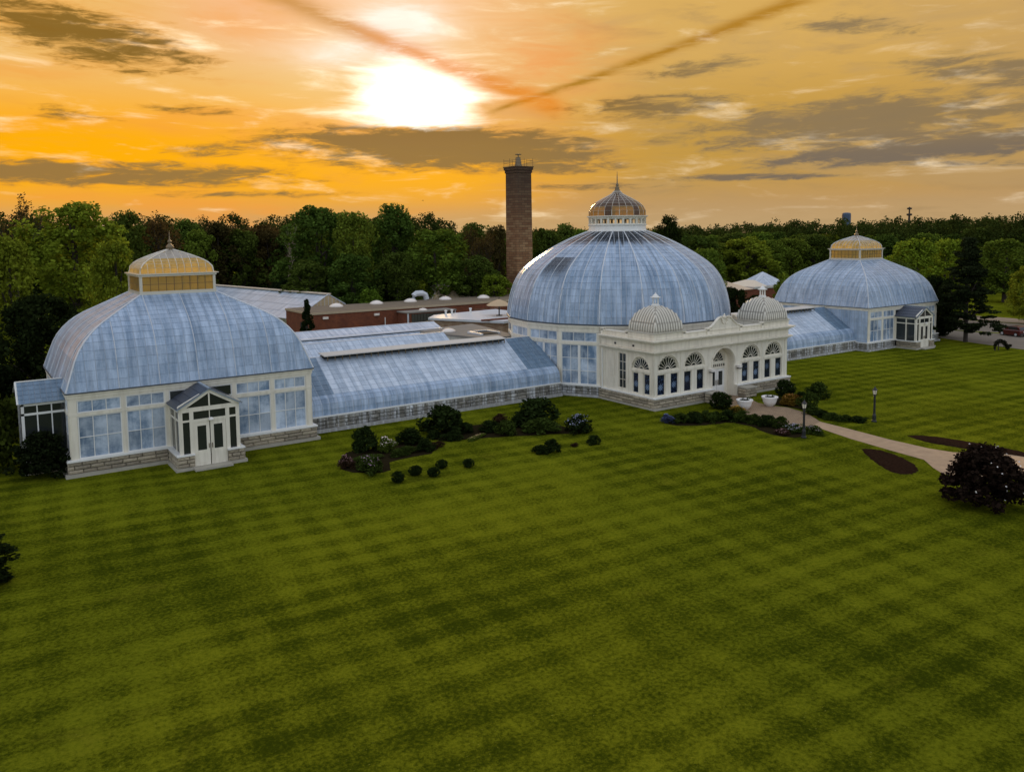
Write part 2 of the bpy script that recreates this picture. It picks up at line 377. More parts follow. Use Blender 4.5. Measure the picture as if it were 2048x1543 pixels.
def lawnmat():
    m = bpy.data.materials.new('mown_grass'); m.use_nodes = True
    N = NT(m.node_tree); p = N.n['Principled BSDF']
    geo = N.new('ShaderNodeNewGeometry'); s_ = N.new('ShaderNodeSeparateXYZ'); N.l.new(geo.outputs['Position'], s_.inputs[0])
    X_, Y_ = s_.outputs[0], s_.outputs[1]
    pos = geo.outputs['Position']
    a = N.noise(pos, .10, 5, .6, .5); b = N.noise(pos, .75, 6, .7)
    c_ = N.noise(pos, 6.0, 6, .8)
    warp = N.m('MULTIPLY', N.m('SUBTRACT', N.noise(pos, .22, 4, .6), .5), 2.2)
    # plaid of mowing passes, along and across the facade
    s1 = N.sm(N.m('SINE', N.m('ADD', N.m('MULTIPLY', N.m('ADD', Y_, N.m('MULTIPLY', X_, .09)), 3.5), warp)), -.5, .5, -1, 1)
    s2 = N.sm(N.m('SINE', N.m('ADD', N.m('MULTIPLY', N.m('ADD', X_, N.m('MULTIPLY', Y_, -.10)), 3.3), warp)), -.5, .5, -1, 1)
    k1 = N.sm(N.noise(pos, .13, 3, .55), .34, .6, .35, 1)
    st = N.m('ADD', N.m('MULTIPLY', s1, N.m('MULTIPLY', k1, .030)), N.m('MULTIPLY', s2, N.m('MULTIPLY', k1, .018)))
    f = N.m('ADD', N.m('ADD', N.m('MULTIPLY', a, .30), N.m('MULTIPLY', b, .18)), N.m('ADD', N.m('MULTIPLY', c_, .56), st))
    col_ = N.mix(N.sm(f, .40, .66), (.038, .052, .003, 1), (.182, .200, .010, 1))
    sp_k = N.m('MULTIPLY', N.sm(N.noise(pos, 11.0, 2, .5), .66, .74, 0, .6), N.sm(N.noise(pos, .5, 4, .6), .44, .64))
    col_ = N.mix(sp_k, col_, (.30, .30, .05, 1))
    dry = N.noise(pos, .33, 6, .7, .8)
    col_ = N.mix(N.sm(dry, .58, .76, 0, .3), col_, (.205, .19, .016, 1))
    N.put(p.inputs['Base Color'], col_); p.inputs['Roughness'].default_value = .9; p.inputs['Specular IOR Level'].default_value = 0
    bp = N.new('ShaderNodeBump'); bp.inputs['Strength'].default_value = .9; bp.inputs['Distance'].default_value = .06
    N.l.new(N.m('ADD', c_, N.noise(pos, 30, 3, .7)), bp.inputs['Height']); N.l.new(bp.outputs[0], p.inputs['Normal'])
    return m
M['lawn'] = lawnmat()

# ------------------------------------------------------------------ mesh helpers
class MB:
    def __init__(s): s.v = []; s.f = []
    def face(s, pts):
        i = len(s.v); s.v.extend([tuple(p) for p in pts]); s.f.append(tuple(range(i, i + len(pts)))); return s
    def box(s, x0, x1, y0, y1, z0, z1):
        i = len(s.v)
        s.v += [(x0, y0, z0), (x1, y0, z0), (x1, y1, z0), (x0, y1, z0), (x0, y0, z1), (x1, y0, z1), (x1, y1, z1), (x0, y1, z1)]
        for q in ((3, 2, 1, 0), (4, 5, 6, 7), (0, 1, 5, 4), (1, 2, 6, 5), (2, 3, 7, 6), (3, 0, 4, 7)):
            s.f.append(tuple(i + k for k in q))
        return s
    def prism(s, poly, z0, z1):
        i = len(s.v); n = len(poly)
        s.v += [(p[0], p[1], z0) for p in poly] + [(p[0], p[1], z1) for p in poly]
        s.f.append(tuple(i + k for k in reversed(range(n)))); s.f.append(tuple(i + n + k for k in range(n)))
        for k in range(n):
            j = (k + 1) % n; s.f.append((i + k, i + j, i + n + j, i + n + k))
        return s
    def tube(s, p0, p1, r0, r1=None, n=6):
        return s.path([p0, p1], [r0, r0 if r1 is None else r1], n)
    def path(s, pts, rs, n=6):
        if not isinstance(rs, (list, tuple)): rs = [rs] * len(pts)
        pts = [Vector(p) for p in pts]; i0 = len(s.v)
        for k, p in enumerate(pts):
            d = (pts[min(k + 1, len(pts) - 1)] - pts[max(k - 1, 0)]); d.normalize()
            a = d.cross(Vector((0, 0, 1)) if abs(d.z) < .95 else Vector((1, 0, 0))).normalized(); b = d.cross(a)
            for j in range(n):
                t = 2 * math.pi * j / n
                s.v.append(tuple(p + (a * math.cos(t) + b * math.sin(t)) * rs[k]))
        for k in range(len(pts) - 1):
            for j in range(n):
                j2 = (j + 1) % n
                s.f.append((i0 + k * n + j, i0 + k * n + j2, i0 + (k + 1) * n + j2, i0 + (k + 1) * n + j))
        s.f.append(tuple(i0 + j for j in reversed(range(n)))); s.f.append(tuple(i0 + (len(pts) - 1) * n + j for j in range(n)))
        return s
    def lathe(s, prof, n=16, c=(0, 0), a0=0.0):
        i0 = len(s.v)
        for (r, z) in prof:
            for j in range(n):
                t = a0 + 2 * math.pi * j / n
                s.v.append((c[0] + r * math.cos(t), c[1] + r * math.sin(t), z))
        for k in range(len(prof) - 1):
            for j in range(n):
                j2 = (j + 1) % n
                s.f.append((i0 + k * n + j, i0 + k * n + j2, i0 + (k + 1) * n + j2, i0 + (k + 1) * n + j))
        s.f.append(tuple(i0 + j for j in reversed(range(n)))); s.f.append(tuple(i0 + (len(prof) - 1) * n + j for j in range(n)))
        return s
    def xf(s, mtx, start=0):
        for k in range(start, len(s.v)): s.v[k] = tuple(mtx @ Vector(s.v[k]))
        return s
    def mesh(s, name, material, smooth=False):
        me = bpy.data.meshes.new(name); me.from_pydata(s.v, [], s.f)
        if material is not None: me.materials.append(material)
        if smooth: me.polygons.foreach_set('use_smooth', [True] * len(me.polygons))
        me.update(); return me
    def obj(s, name, material, parent=None, loc=(0, 0, 0), rot=0.0, smooth=False):
        return link(name, s.mesh(name, material, smooth), parent, loc, rot)

def link(name, me, parent=None, loc=(0, 0, 0), rot=0.0):
    o = bpy.data.objects.new(name, me); COL.objects.link(o)
    if parent is not None: o.parent = parent
    o.location = loc
    if rot: o.rotation_euler = (0, 0, rot)
    return o
def thing(name, label, cat, loc=(0, 0, 0), rot=0.0, group=None):
    o = link(name, None, None, loc, rot); tag(o, label, cat, group); o.empty_display_size = .2
    return o
def tag(o, label=None, cat=None, group=None, kind=None):
    if label: o['label'] = label
    if cat: o['category'] = cat
    if group: o['group'] = group
    if kind: o['kind'] = kind
    return o
def structure(o): o['kind'] = 'structure'; return o
def stuff(o): o['kind'] = 'stuff'; return o

def clip(poly, fn):
    """keep the side fn>=0 of a 2-D polygon"""
    out = []
    for k in range(len(poly)):
        a, b = poly[k], poly[(k + 1) % len(poly)]; fa, fb = fn(a), fn(b)
        if fa >= 0: out.append(a)
        if (fa >= 0) != (fb >= 0):
            t = fa / (fa - fb); out.append((a[0] + (b[0] - a[0]) * t, a[1] + (b[1] - a[1]) * t))
    return out

def resample(pts, n):
    """n+1 points evenly along a polyline of (a, b, c...) tuples"""
    L = [0]
    for a, b in zip(pts, pts[1:]): L.append(L[-1] + math.dist(a[1:], b[1:]))
    out = []; k = 0
    for i in range(n + 1):
        d = L[-1] * i / n
        while k < len(L) - 2 and L[k + 1] < d: k += 1
        t = (d - L[k]) / max(1e-9, L[k + 1] - L[k])
        out.append(tuple(pts[k][j] + (pts[k + 1][j] - pts[k][j]) * t for j in range(len(pts[0]))))
    return out

def smooth_curve(pts, n=40):
    """Catmull-Rom through the points"""
    out = []
    P = [pts[0]] + list(pts) + [pts[-1]]
    seg = len(pts) - 1
    for i in range(n + 1):
        x = seg * i / n; k = min(int(x), seg - 1); t = x - k
        p0, p1, p2, p3 = P[k], P[k + 1], P[k + 2], P[k + 3]
        out.append(tuple(.5 * (2 * b + (c - a) * t + (2 * a - 5 * b + 4 * c - d) * t * t + (3 * b - a - 3 * c + d) * t ** 3) for a, b, c, d in zip(p0, p1, p2, p3)))
    return out

def curved_face(rot, rows, cw, parent, name, material, separate=False, bedmat=None, gap=.03, lift=.025, x_off=0.0, xr=None, matfn=None, off=(0, 0), th=.025, bedname='glazing_bed'):
    """One face of a glazed roof. rows: (halfwidth, dist, z) from bottom to top; the face looks along -Y before rot."""
    rm = Matrix.Rotation(rot, 4, 'Z'); rm.translation = Vector((off[0], off[1], 0))
    joined = {}
    bed = MB()
    for (h0, d0, z0), (h1, d1, z1) in zip(rows, rows[1:]):
        if xr: xa0, xb0, xa1, xb1 = xr[0], xr[1], xr[0], xr[1]
        else: xa0, xb0, xa1, xb1 = -h0, h0, -h1, h1
        nrm = Vector((0, -(z1 - z0), -(d1 - d0) * -1 * -1)); 
        nrm = Vector((0, -(z1 - z0), (d0 - d1))); nrm.normalize()
        L = math.hypot(d1 - d0, z1 - z0)
        P3 = lambda x, s, l: Vector((x, -(d0 + (d1 - d0) * s), z0 + (z1 - z0) * s)) + nrm * l
        bed.face([rm @ P3(xa0, 0, 0), rm @ P3(xb0, 0, 0), rm @ P3(xb1, 1, 0), rm @ P3(xa1, 1, 0)])
        k0 = math.floor((xa0 - x_off) / cw) - 1; k1 = math.ceil((xb0 - x_off) / cw) + 1
        shared = None
        for k in range(k0, k1 + 1):
            xa, xb = x_off + k * cw, x_off + (k + 1) * cw
            g = gap / 2
            sg = g / L
            poly = [(xa + g, sg * .22), (xb - g, sg * .22), (xb - g, 1 - sg * .1), (xa + g, 1 - sg * .1)]
            full = list(poly)
            poly = clip(poly, lambda q: (xb0 + (xb1 - xb0) * q[1] - g) - q[0])
            if len(poly) >= 3: poly = clip(poly, lambda q: q[0] - (xa0 + (xa1 - xa0) * q[1] + g))
            if len(poly) < 3: continue
            ar = abs(sum(a[0] * b[1] - b[0] * a[1] for a, b in zip(poly, poly[1:] + poly[:1]))) / 2
            if ar * L < .02: continue
            mt = matfn((xa + xb) / 2) if matfn else material
            isfull = len(poly) == 4 and max(abs(a[0] - b[0]) + abs(a[1] - b[1]) for a, b in zip(poly, full)) < 1e-6
            xc = (xa + xb) / 2
            def build(mb, xo):
                top = [P3(q[0] - xo, q[1], lift * (1 - .55 * q[1])) for q in poly]
                bot = [P3(q[0] - xo, q[1], lift * (1 - .55 * q[1]) - th) for q in poly]
                i = len(mb.v); n = len(poly)
                mb.v += [tuple(t) for t in top] + [tuple(t) for t in bot]
                mb.f.append(tuple(range(i, i + n)))
                for a in range(n):
                    b = (a + 1) % n; mb.f.append((i + n + a, i + n + b, i + b, i + a))
            if separate:
                key = (mt.name,)
                if isfull and shared and shared[0] == key: me = shared[1]
                else:
                    mb = MB(); build(mb, xc); me = mb.mesh(name, mt)
                    if isfull: shared = (key, me)
                o = link(name, me, parent); o.matrix_local = rm @ Matrix.Translation((xc, 0, 0))
            else:
                mb = joined.setdefault(mt, MB()); st = len(mb.v); build(mb, 0); mb.xf(rm, st)
    for mt, mb in joined.items(): stuff(mb.obj(name, mt, parent))
    if bedmat: bed.obj(bedname, bedmat, parent)
    return rm

def stone_course(parent, p0, p1, z0, z1, rows, wid, depth, material, separate=True, seed=0, core=True):
    """rock-faced blocks along p0->p1 (outer face on the right-hand side of travel)"""
    rnd = random.Random(seed)
    a = Vector((p0[0], p0[1], 0)); b = Vector((p1[0], p1[1], 0)); L = (b - a).length; u = (b - a) / L
    ang = math.atan2(u.y, u.x)
    h = (z1 - z0) / rows
    joined = MB()
    for r in range(rows):
        x = -wid * (.5 if r % 2 else 0) * .9
        while x < L - .02:
            wv = wid * rnd.uniform(.75, 1.25); xa, xb = max(0, x), min(L, x + wv); x += wv
            if L - x < wid * .3: xb = L; x = L
            if xb - xa < .06: continue
            g = .014; out = rnd.uniform(.0, .035); mb = MB()
            wq = xb - xa - 2 * g; hq = h - 2 * g
            # rough block face: bevelled, uneven boss
            f = [(0, 0), (wq, 0), (wq, hq), (0, hq)]; ins = min(.05, hq * .22)
            fi = [(ins, ins), (wq - ins, ins * rnd.uniform(.6, 1.2)), (wq - ins, hq - ins), (ins * rnd.uniform(.6, 1.3), hq - ins)]
            bp = [Vector((q[0], depth * .5, q[1])) for q in f]; fp = [Vector((q[0], -.005, q[1])) for q in f]
            ip = [Vector((q[0], -.03 - out - rnd.uniform(0, .02), q[1])) for q in fi]
            mb.v = [tuple(v) for v in bp + fp + ip]
            mb.f = [(8, 9, 10, 11)] + [(4 + k, 4 + (k + 1) % 4, 8 + (k + 1) % 4, 8 + k) for k in range(4)] + [(k, (k + 1) % 4, 4 + (k + 1) % 4, 4 + k) for k in range(4)]
            loc = a + u * (xa + g) + Vector((0, 0, z0 + r * h + g))
            if separate:
                mb.obj('stone', material, parent, loc, ang)
            else:
                st = len(joined.v); mt = Matrix.Rotation(ang, 4, 'Z'); mt.translation = loc
                joined.v += [tuple(mt @ Vector(v)) for v in mb.v]; joined.f += [tuple(st + k for k in q) for q in mb.f]
    if not separate: stuff(joined.obj('stone', material, parent))
# ------------------------------------------------------------------ ground
g = MB().face([(-1500, -1500, 0), (2500, -1500, 0), (2500, 2500, 0), (-1500, 2500, 0)]).obj('lawn', M['lawn']); structure(g)

def sheet(name, pts, z, material, t=.05):
    mb = MB(); mb.prism(pts, z - t, z); return structure(mb.obj(name, material))
walk = [(-1.55, -24.5), (-1.9, -27.2), (-2.45, -30.6), (-2.6, -33.4), (-2.3, -34.8), (-1.5, -35.8), (0.5, -37.2), (14.0, -50.0), (10.5, -53.0), (-3.5, -39.9), (-5.5, -39.8), (-7.3, -37.7), (-7.4, -36.8), (-6.7, -35.9),
        (-5.4, -34.6), (-5.0, -32.2), (-4.3, -28.8), (-3.1, -24.9)]
sheet('front_path', list(reversed(walk)), .02, M['path'])
plaza = [(-1.45, -13.4), (1.35, -13.4), (1.2, -15.6), (.35, -17.2), (.3, -18.6), (.75, -19.9), (.2, -22.0), (-.9, -23.6), (-1.55, -24.5), (-3.1, -24.9), (-4.5, -24.4), (-4.6, -21.6), (-3.9, -19.4), (-3.0, -17.6), (-2.2, -16.0)]
sheet('paved_forecourt', list(reversed(plaza)), .024, M['pavers'])
def mulch(name, pts, label):
    """heaped planting bed with a soft raised middle"""
    c = Vector((sum(p[0] for p in pts) / len(pts), sum(p[1] for p in pts) / len(pts), 0))
    rj = random.Random(6); P = [(x + rj.uniform(-.07, .07), y + rj.uniform(-.07, .07)) for x, y in smooth_curve(pts + [pts[0]], 64)[:-1]]; mb = MB(); n = len(P); rings = [(1, .004), (.93, .07), (.8, .12), (.4, .15)]
    rnd = random.Random(3)
    for k, z in rings:
        for p in P: mb.v.append((c.x + (p[0] - c.x) * k, c.y + (p[1] - c.y) * k, z + rnd.uniform(-.015, .025) * (k < 1)))
    for r in range(len(rings) - 1):
        for j in range(n): mb.f.append((r * n + j, r * n + (j + 1) % n, (r + 1) * n + (j + 1) % n, (r + 1) * n + j))
    mb.f.append(tuple((len(rings) - 1) * n + j for j in range(n)))
    return structure(mb.obj(name, M['mulch']))
mulch('mulch_bed', [(-6.2, -30.8), (-5.6, -31.5), (-5.9, -33.0), (-6.9, -34.8), (-8.2, -35.7), (-9.2, -35.7), (-9.4, -34.8), (-8.1, -32.8)], '')
mulch('mulch_strip', [(-.5, -30.7), (.35, -31.5), (.8, -33.2), (1.1, -35.6), (1.1, -38.0), (.2, -38.2), (-.4, -36.3), (-.9, -34.0), (-1.1, -32.3)], '')
def bed(pts, z=.012):
    P = smooth_curve(pts + [pts[0]], 40)[:-1]; rnd = random.Random(len(pts))
    cx_, cy_ = sum(a[0] for a in P) / len(P), sum(a[1] for a in P) / len(P)
    P = [(cx_ + (x - cx_) * .86 + rnd.uniform(-.12, .12), cy_ + (y - cy_) * .86 + rnd.uniform(-.12, .12)) for x, y in P]
    mb = MB(); mb.face([(x, y, z) for x, y in P])
    return structure(mb.obj('planting_bed', M['soil_bed']))
bed([(-28.4, -10.6), (-25.8, -8.8), (-22.6, -8.9), (-19.0, -10.2), (-16.9, -14.6), (-17.4, -16.9), (-19.6, -15.6), (-22.2, -14.4), (-25.0, -13.1), (-27.6, -12.4)])
bed([(-34.2, -10.4), (-31.6, -10.6), (-28.6, -10.2), (-27.6, -13.0), (-29.0, -14.6), (-32.4, -14.8), (-33.6, -17.0), (-35.6, -16.2), (-36.2, -13.8)])
bed([(-11.6, -17.2), (-9.4, -17.6), (-7.6, -18.6), (-5.2, -18.4), (-4.8, -21.5), (-4.6, -24.2), (-4.4, -26.6), (-6.8, -27.2), (-7.6, -25.0), (-6.6, -22.4), (-7.2, -20.4), (-9.4, -19.8), (-11.4, -18.6)])
bed([(.5, -17.4), (3.0, -16.4), (5.6, -16.2), (4.6, -18.4), (2.8, -20.4), (1.8, -22.6), (1.2, -26.6), (.2, -26.4), (-.5, -24.0), (.9, -20.6)])
# service road, verge and second drive on the right
def band(name, a, z, material):
    sheet(name, a, z, material)
band('service_road', [(49.4, -16.6), (45.0, -32.0), (70.0, -32.0), (64.2, -10.4), (62.8, -6.8), (60.5, 3.0), (58.5, 12.0), (51.5, 12.0), (52.6, 1.5), (53.4, -3.2), (52.6, -5.3), (51.2, -9.4)], .016, M['asphalt'])
band('far_drive', [(65.0, -10.4), (71.5, -32.0), (86.0, -32.0), (77.3, -4.8), (76.4, 2.5), (73.0, 14.0), (60.0, 14.0), (61.8, 3.0), (64.0, -6.8)], .016, M['asphalt'])
band('footway', [(78.4, -4.8), (88.0, -32.0), (96.0, -32.0), (84.2, -2.0), (84.6, 3.0), (82.0, 14.0), (74.5, 14.0), (77.6, 2.5)], .016, M['asphalt2'])

# ------------------------------------------------------------------ end pavilions
W, D = 7.62, 6.65
ZS, ZE, LW, LD, ZLB, ZLL, ZFB, ZT = 1.01, 5.14, 2.42, 2.08, 10.66, 11.93, 13.8, 14.9
HIP = [(0, 0), (.02, .06), (.06, .17), (.13, .355), (.21, .49), (.33, .62), (.47, .72), (.62, .80), (.81, .90), (1, 1)]

def window(parent, face, x0, x1, z0, z1, nc, nr, glass, y=0.0, bar=.045, frame=.07, named='window', split=None):
    """glazed window in a wall face; face maps (x, out, z) to a matrix in the thing's space"""
    mb = MB(); fr = frame
    mb.box(x0, x0 + fr, -.05, .05, z0, z1); mb.box(x1 - fr, x1, -.05, .05, z0, z1)
    mb.box(x0 + fr, x1 - fr, -.05, .05, z0, z0 + fr); mb.box(x0 + fr, x1 - fr, -.05, .05, z1 - fr, z1)
    xs = [x0 + fr + (x1 - x0 - 2 * fr) * k / nc for k in range(nc + 1)]; zs = [z0 + fr + (z1 - z0 - 2 * fr) * k / nr for k in range(nr + 1)]
    for k in range(1, nc):
        b = (split if (split and k == nc // 2) else bar) / 2
        mb.box(xs[k] - b, xs[k] + b, -.04 - (.02 if b > .05 else 0), .04, z0 + fr, z1 - fr)
    for k in range(1, nr):
        mb.box(x0 + fr, x1 - fr, -.036, .036, zs[k] - bar / 2, zs[k] + bar / 2)
    wn = mb.obj(named, M['white'] if named == 'window' else M['cream'], parent); wn.matrix_local = face @ Matrix.Translation((0, y, 0))
    pm = None
    for i in range(nc):
        for j in range(nr):
            pw, ph = xs[1] - xs[0], zs[1] - zs[0]
            if pm is None:
                pm = MB().box(-pw / 2, pw / 2, -.008, .008, -ph / 2, ph / 2).mesh('pane', glass)
            link('pane', pm, wn, ((xs[i] + xs[i + 1]) / 2, .0, (zs[j] + zs[j + 1]) / 2))
    return wn

def pavilion(px, label, left):
    t = thing('glasshouse_pavilion', label, 'glasshouse', (px, .75, 0))
    st = M['stone'] if left else M['stone_w']
    # base
    MB().box(-W - .10, W + .10, -D - .10, D + .10, 0, .93).obj('foundation', M['mortar'], t)
    MB().box(-W - .42, W + .42, -D - .42, D + .42, 0, .20).obj('plinth', M['stone_l'] if left else M['stone_lw'], t)
    pb = 2.15
    for (a, b, s) in (((-W - .22, -D - .22), (-pb, -D - .22), 1), ((pb, -D - .22), (W + .22, -D - .22), 2)):
        stone_course(t, a, b, .20, .92, 3, .95, .2, st, left, s)
    stone_course(t, (-W - .22, D + .22), (-W - .22, -D - .22), .20, .92, 3, .95, .2, st, left, 3)
    stone_course(t, (W + .22, -D - .22), (W + .22, D + .22), .20, .92, 3, .95, .2, st, False, 4)
    stone_course(t, (W + .22, D + .22), (-W - .22, D + .22), .20, .92, 3, .95, .2, st, False, 5)
    sill = MB()
    sill.box(-W - .3, W + .3, -D - .3, -D + .05, .925, 1.03); sill.box(-W - .3, W + .3, D - .05, D + .3, .925, 1.03)
    sill.box(-W - .3, -W + .05, -D + .051, D - .051, .925, 1.028); sill.box(W - .05, W + .3, -D + .051, D - .051, .925, 1.028)
    sill.obj('sill', M['white'], t)
    # four walls: posts, rails, windows
    for si in range(4):
        hw, dist = (W, D) if si % 2 == 0 else (D, W)
        face = Matrix.Rotation(si * math.pi / 2, 4, 'Z') @ Matrix.Translation((0, -dist, 0))
        fm = MB(); nb = 5 if si % 2 == 0 else 5
        if si == 0: cuts = [-hw + .42, -4.85 + .25, -2.03, 2.22, 4.82, hw - .42]
        else: cuts = [-hw + .42 + (2 * hw - .84) * k / 5 for k in range(6)]
        for sgn in (-1, 1):
            fm.box(sgn * (hw - .21) - .20, sgn * (hw - .21) + .20, -.04, .14, 1.03, 4.78)
            fm.box(sgn * (hw - .21) - .12, sgn * (hw - .21) + .12, -.07, -.04, 1.15, 3.6)
        for c in cuts[1:-1]: fm.box(c - .13, c + .13, -.05, .10, 1.03, 4.78)
        fm.box(-hw, hw, -.06, .10, 3.68, 3.86)
        fm.box(-hw, hw, -.055, .10, 4.66, 4.80)
        o = fm.obj('wall_frame', M['cream'], t); o.matrix_local = face
        en = MB(); e = hw if si % 2 else hw + .1
        en.box(-e + .02, e - .02, -.10, .10, 4.801, 4.99); en.box(-e - .05, e + .05, -.17, .10, 4.991, 5.08)
        o = en.obj('cornice', M['cream'], t); o.matrix_local = face
        gt = MB().box(-hw - .12, hw + .12, -.22, .05, 5.085, 5.15).obj('gutter', M['gutter'], t); gt.matrix_local = face
        detail = si in (0, 3)
        gmb = MB()
        for k in range(5):
            x0, x1 = cuts[k] + (.13 if k else 0), cuts[k + 1] - (.13 if k < 4 else 0)
            if si == 0 and k == 2:
                window(t, face, x0, x1, 3.87, 4.65, 3, 1, M['dark_glass'], .04); continue
            if detail:
                if si == 3 and not left: continue
                window(t, face, x0, x1, 3.87, 4.65, 3, 1, M['win_glass'], .03)
                window(t, face, x0, x1, 1.035, 3.675, 3, 2, M['win_glass'], .03)
            else:
                gmb.box(x0, x1, .02, .04, 3.87, 4.65); gmb.box(x0, x1, .02, .04, 1.04, 3.67)
        if gmb.v: o = gmb.obj('glazed_wall', M['win_glass'], t); o.matrix_local = face
        if si == 3 and not left:
            # flush glazing of narrow panes on this side
            rows = [(D, W + .06, 1.04 + 3.74 * k / 8) for k in range(9)]
            curved_face(-math.pi / 2, rows, .45, t, 'wall_pane', M['glass_side'], bedmat=M['bed_l'], gap=.05)
    # curvilinear roof
    ew, ed = W + .14, D + .14
    prof = resample([(u, (ew - (ew - LW) * u), (ed - (ed - LD) * u), 5.15 + (ZLB - 5.15) * v) for u, v in smooth_curve(HIP, 60)], 14)
    fr = [(p[1], p[2], p[3]) for p in prof]; sd_ = [(p[2], p[1], p[3]) for p in prof]
    for si in range(4):
        rows = fr if si % 2 == 0 else sd_
        curved_face(si * math.pi / 2, rows, .60, t, 'roof_pane', M['glass'], separate=(left and si == 0), bedmat=M['bed_m'] if left else M['bed_l'], gap=.04 if left else .075, x_off=.0)
    for sx in (-1, 1):
        for sy in (-1, 1):
            MB().path([(sx * p[1], sy * p[2], p[3] + .02) for p in prof], .055, 5).obj('hip_rib', M['bar'], t)
    br = MB()
    for si in range(4):
        rows = fr if si % 2 == 0 else sd_
        rm = Matrix.Rotation(si * math.pi / 2, 4, 'Z')
        for x in (-4.8, -2.4, 0.0, 2.4, 4.8):
            pts = [rm @ Vector((x, -r[1] - .02, r[2] + .035)) for r in rows if r[0] > abs(x) - .02]
            if len(pts) > 1: br.path(pts, .028, 4)
    br.obj('glazing_bar', M['bar'], t)
    # lantern
    la = MB()
    la.box(-LW - .12, LW + .12, -LD - .12, LD + .12, ZLB - .08, ZLB + .16)
    la.box(-LW - .16, LW + .16, -LD - .16, LD + .16, ZLL - .10, ZLL + .04)
    la.box(-LW - .28, LW + .28, -LD - .28, LD + .28, ZLL + .041, ZLL + .10)
    for sx in (-1, 1):
        for sy in (-1, 1): la.box(sx * LW - .09, sx * LW + .09, sy * LD - .09, sy * LD + .09, ZLB + .161, ZLL - .101)
    la.obj('lantern_frame', M['metal_cream'], t)
    for si in range(4):
        hw, dist = (LW, LD) if si % 2 == 0 else (LD, LW)
        face = Matrix.Rotation(si * math.pi / 2, 4, 'Z') @ Matrix.Translation((0, -dist, 0))
        fm = MB(); n = 9 if si % 2 == 0 else 8; hx = hw - .09
        for k in range(1, n): x = -hx + 2 * hx * k / n; fm.box(x - .016, x + .016, -.03, .03, ZLB + .16, ZLL - .10)
        fm.box(-hx, hx, -.025, .025, ZLB + .62, ZLB + .65)
        o = fm.obj('lantern_bar', M['bronze'], t); o.matrix_local = face
        pm = MB().box(-hx / n + .006, hx / n - .006, -.006, .006, ZLB + .17, ZLL - .11).mesh('lantern_pane', M['amber_l'])
        for k in range(n):
            o = link('lantern_pane', pm, t); o.matrix_local = face @ Matrix.Translation((-hx + 2 * hx * (k + .5) / n, 0, 0))
    lp = [(0, 0), (.0, .10), (.018, .21), (.065, .33), (.19, .49), (.41, .66), (.70, .84), (1, 1)]
    lr = resample([(u, LW - (LW - .16) * u, LD - (LD - .16) * u, ZLL + .10 + (13.62 - ZLL - .10) * v) for u, v in smooth_curve(lp, 40)], 9)
    for si in range(4):
        rw = [((p[1], p[2], p[3]) if si % 2 == 0 else (p[2], p[1], p[3])) for p in lr]
        curved_face(si * math.pi / 2, rw[:5], .48, t, 'lantern_roof_pane', M['amber'], bedmat=None, gap=.05, separate=left and si == 0)
        curved_face(si * math.pi / 2, rw[4:], .48, t, 'lantern_roof_pane', M['smoke'], bedmat=None, gap=.05, separate=left and si == 0)
    lb = MB()
    for sx in (-1, 1):
        for sy in (-1, 1): lb.path([(sx * p[1], sy * p[2], p[3] + .02) for p in lr], .05, 5)
    for si in range(4):
        rm = Matrix.Rotation(si * math.pi / 2, 4, 'Z')
        rw = [((p[1], p[2], p[3]) if si % 2 == 0 else (p[2], p[1], p[3])) for p in lr]
        for k in range(-4, 5):
            x = k * .48; pts = [rm @ Vector((x, -r[1] - .012, r[2] + .012)) for r in rw if r[0] >= abs(x)]
            if len(pts) > 1: lb.path(pts, .024, 4)
        for r in rw[1:-1]:
            lb.path([rm @ Vector((-r[0], -r[1], r[2])), rm @ Vector((r[0], -r[1], r[2]))], .018, 4)
    lb.obj('lantern_rib', M['metal_cream'] if left else M['bar'], t)
    MB().lathe([(.30, 13.42), (.30, 13.52), (.2, 13.62), (.26, 13.74), (.27, 13.86), (.14, 14.0), (.07, 14.08), (.15, 14.16), (.15, 14.24), (.05, 14.34), (.03, 14.6), (.008, 14.95)], 12).obj('finial', M['bronze'], t, smooth=True)
    return t

pavilion(-41.95, 'large nearest glasshouse pavilion with whitewashed curved roof and golden square lantern', True)
pavilion(41.95, 'smaller looking far glasshouse pavilion beside the service road, seen by its corner', False)

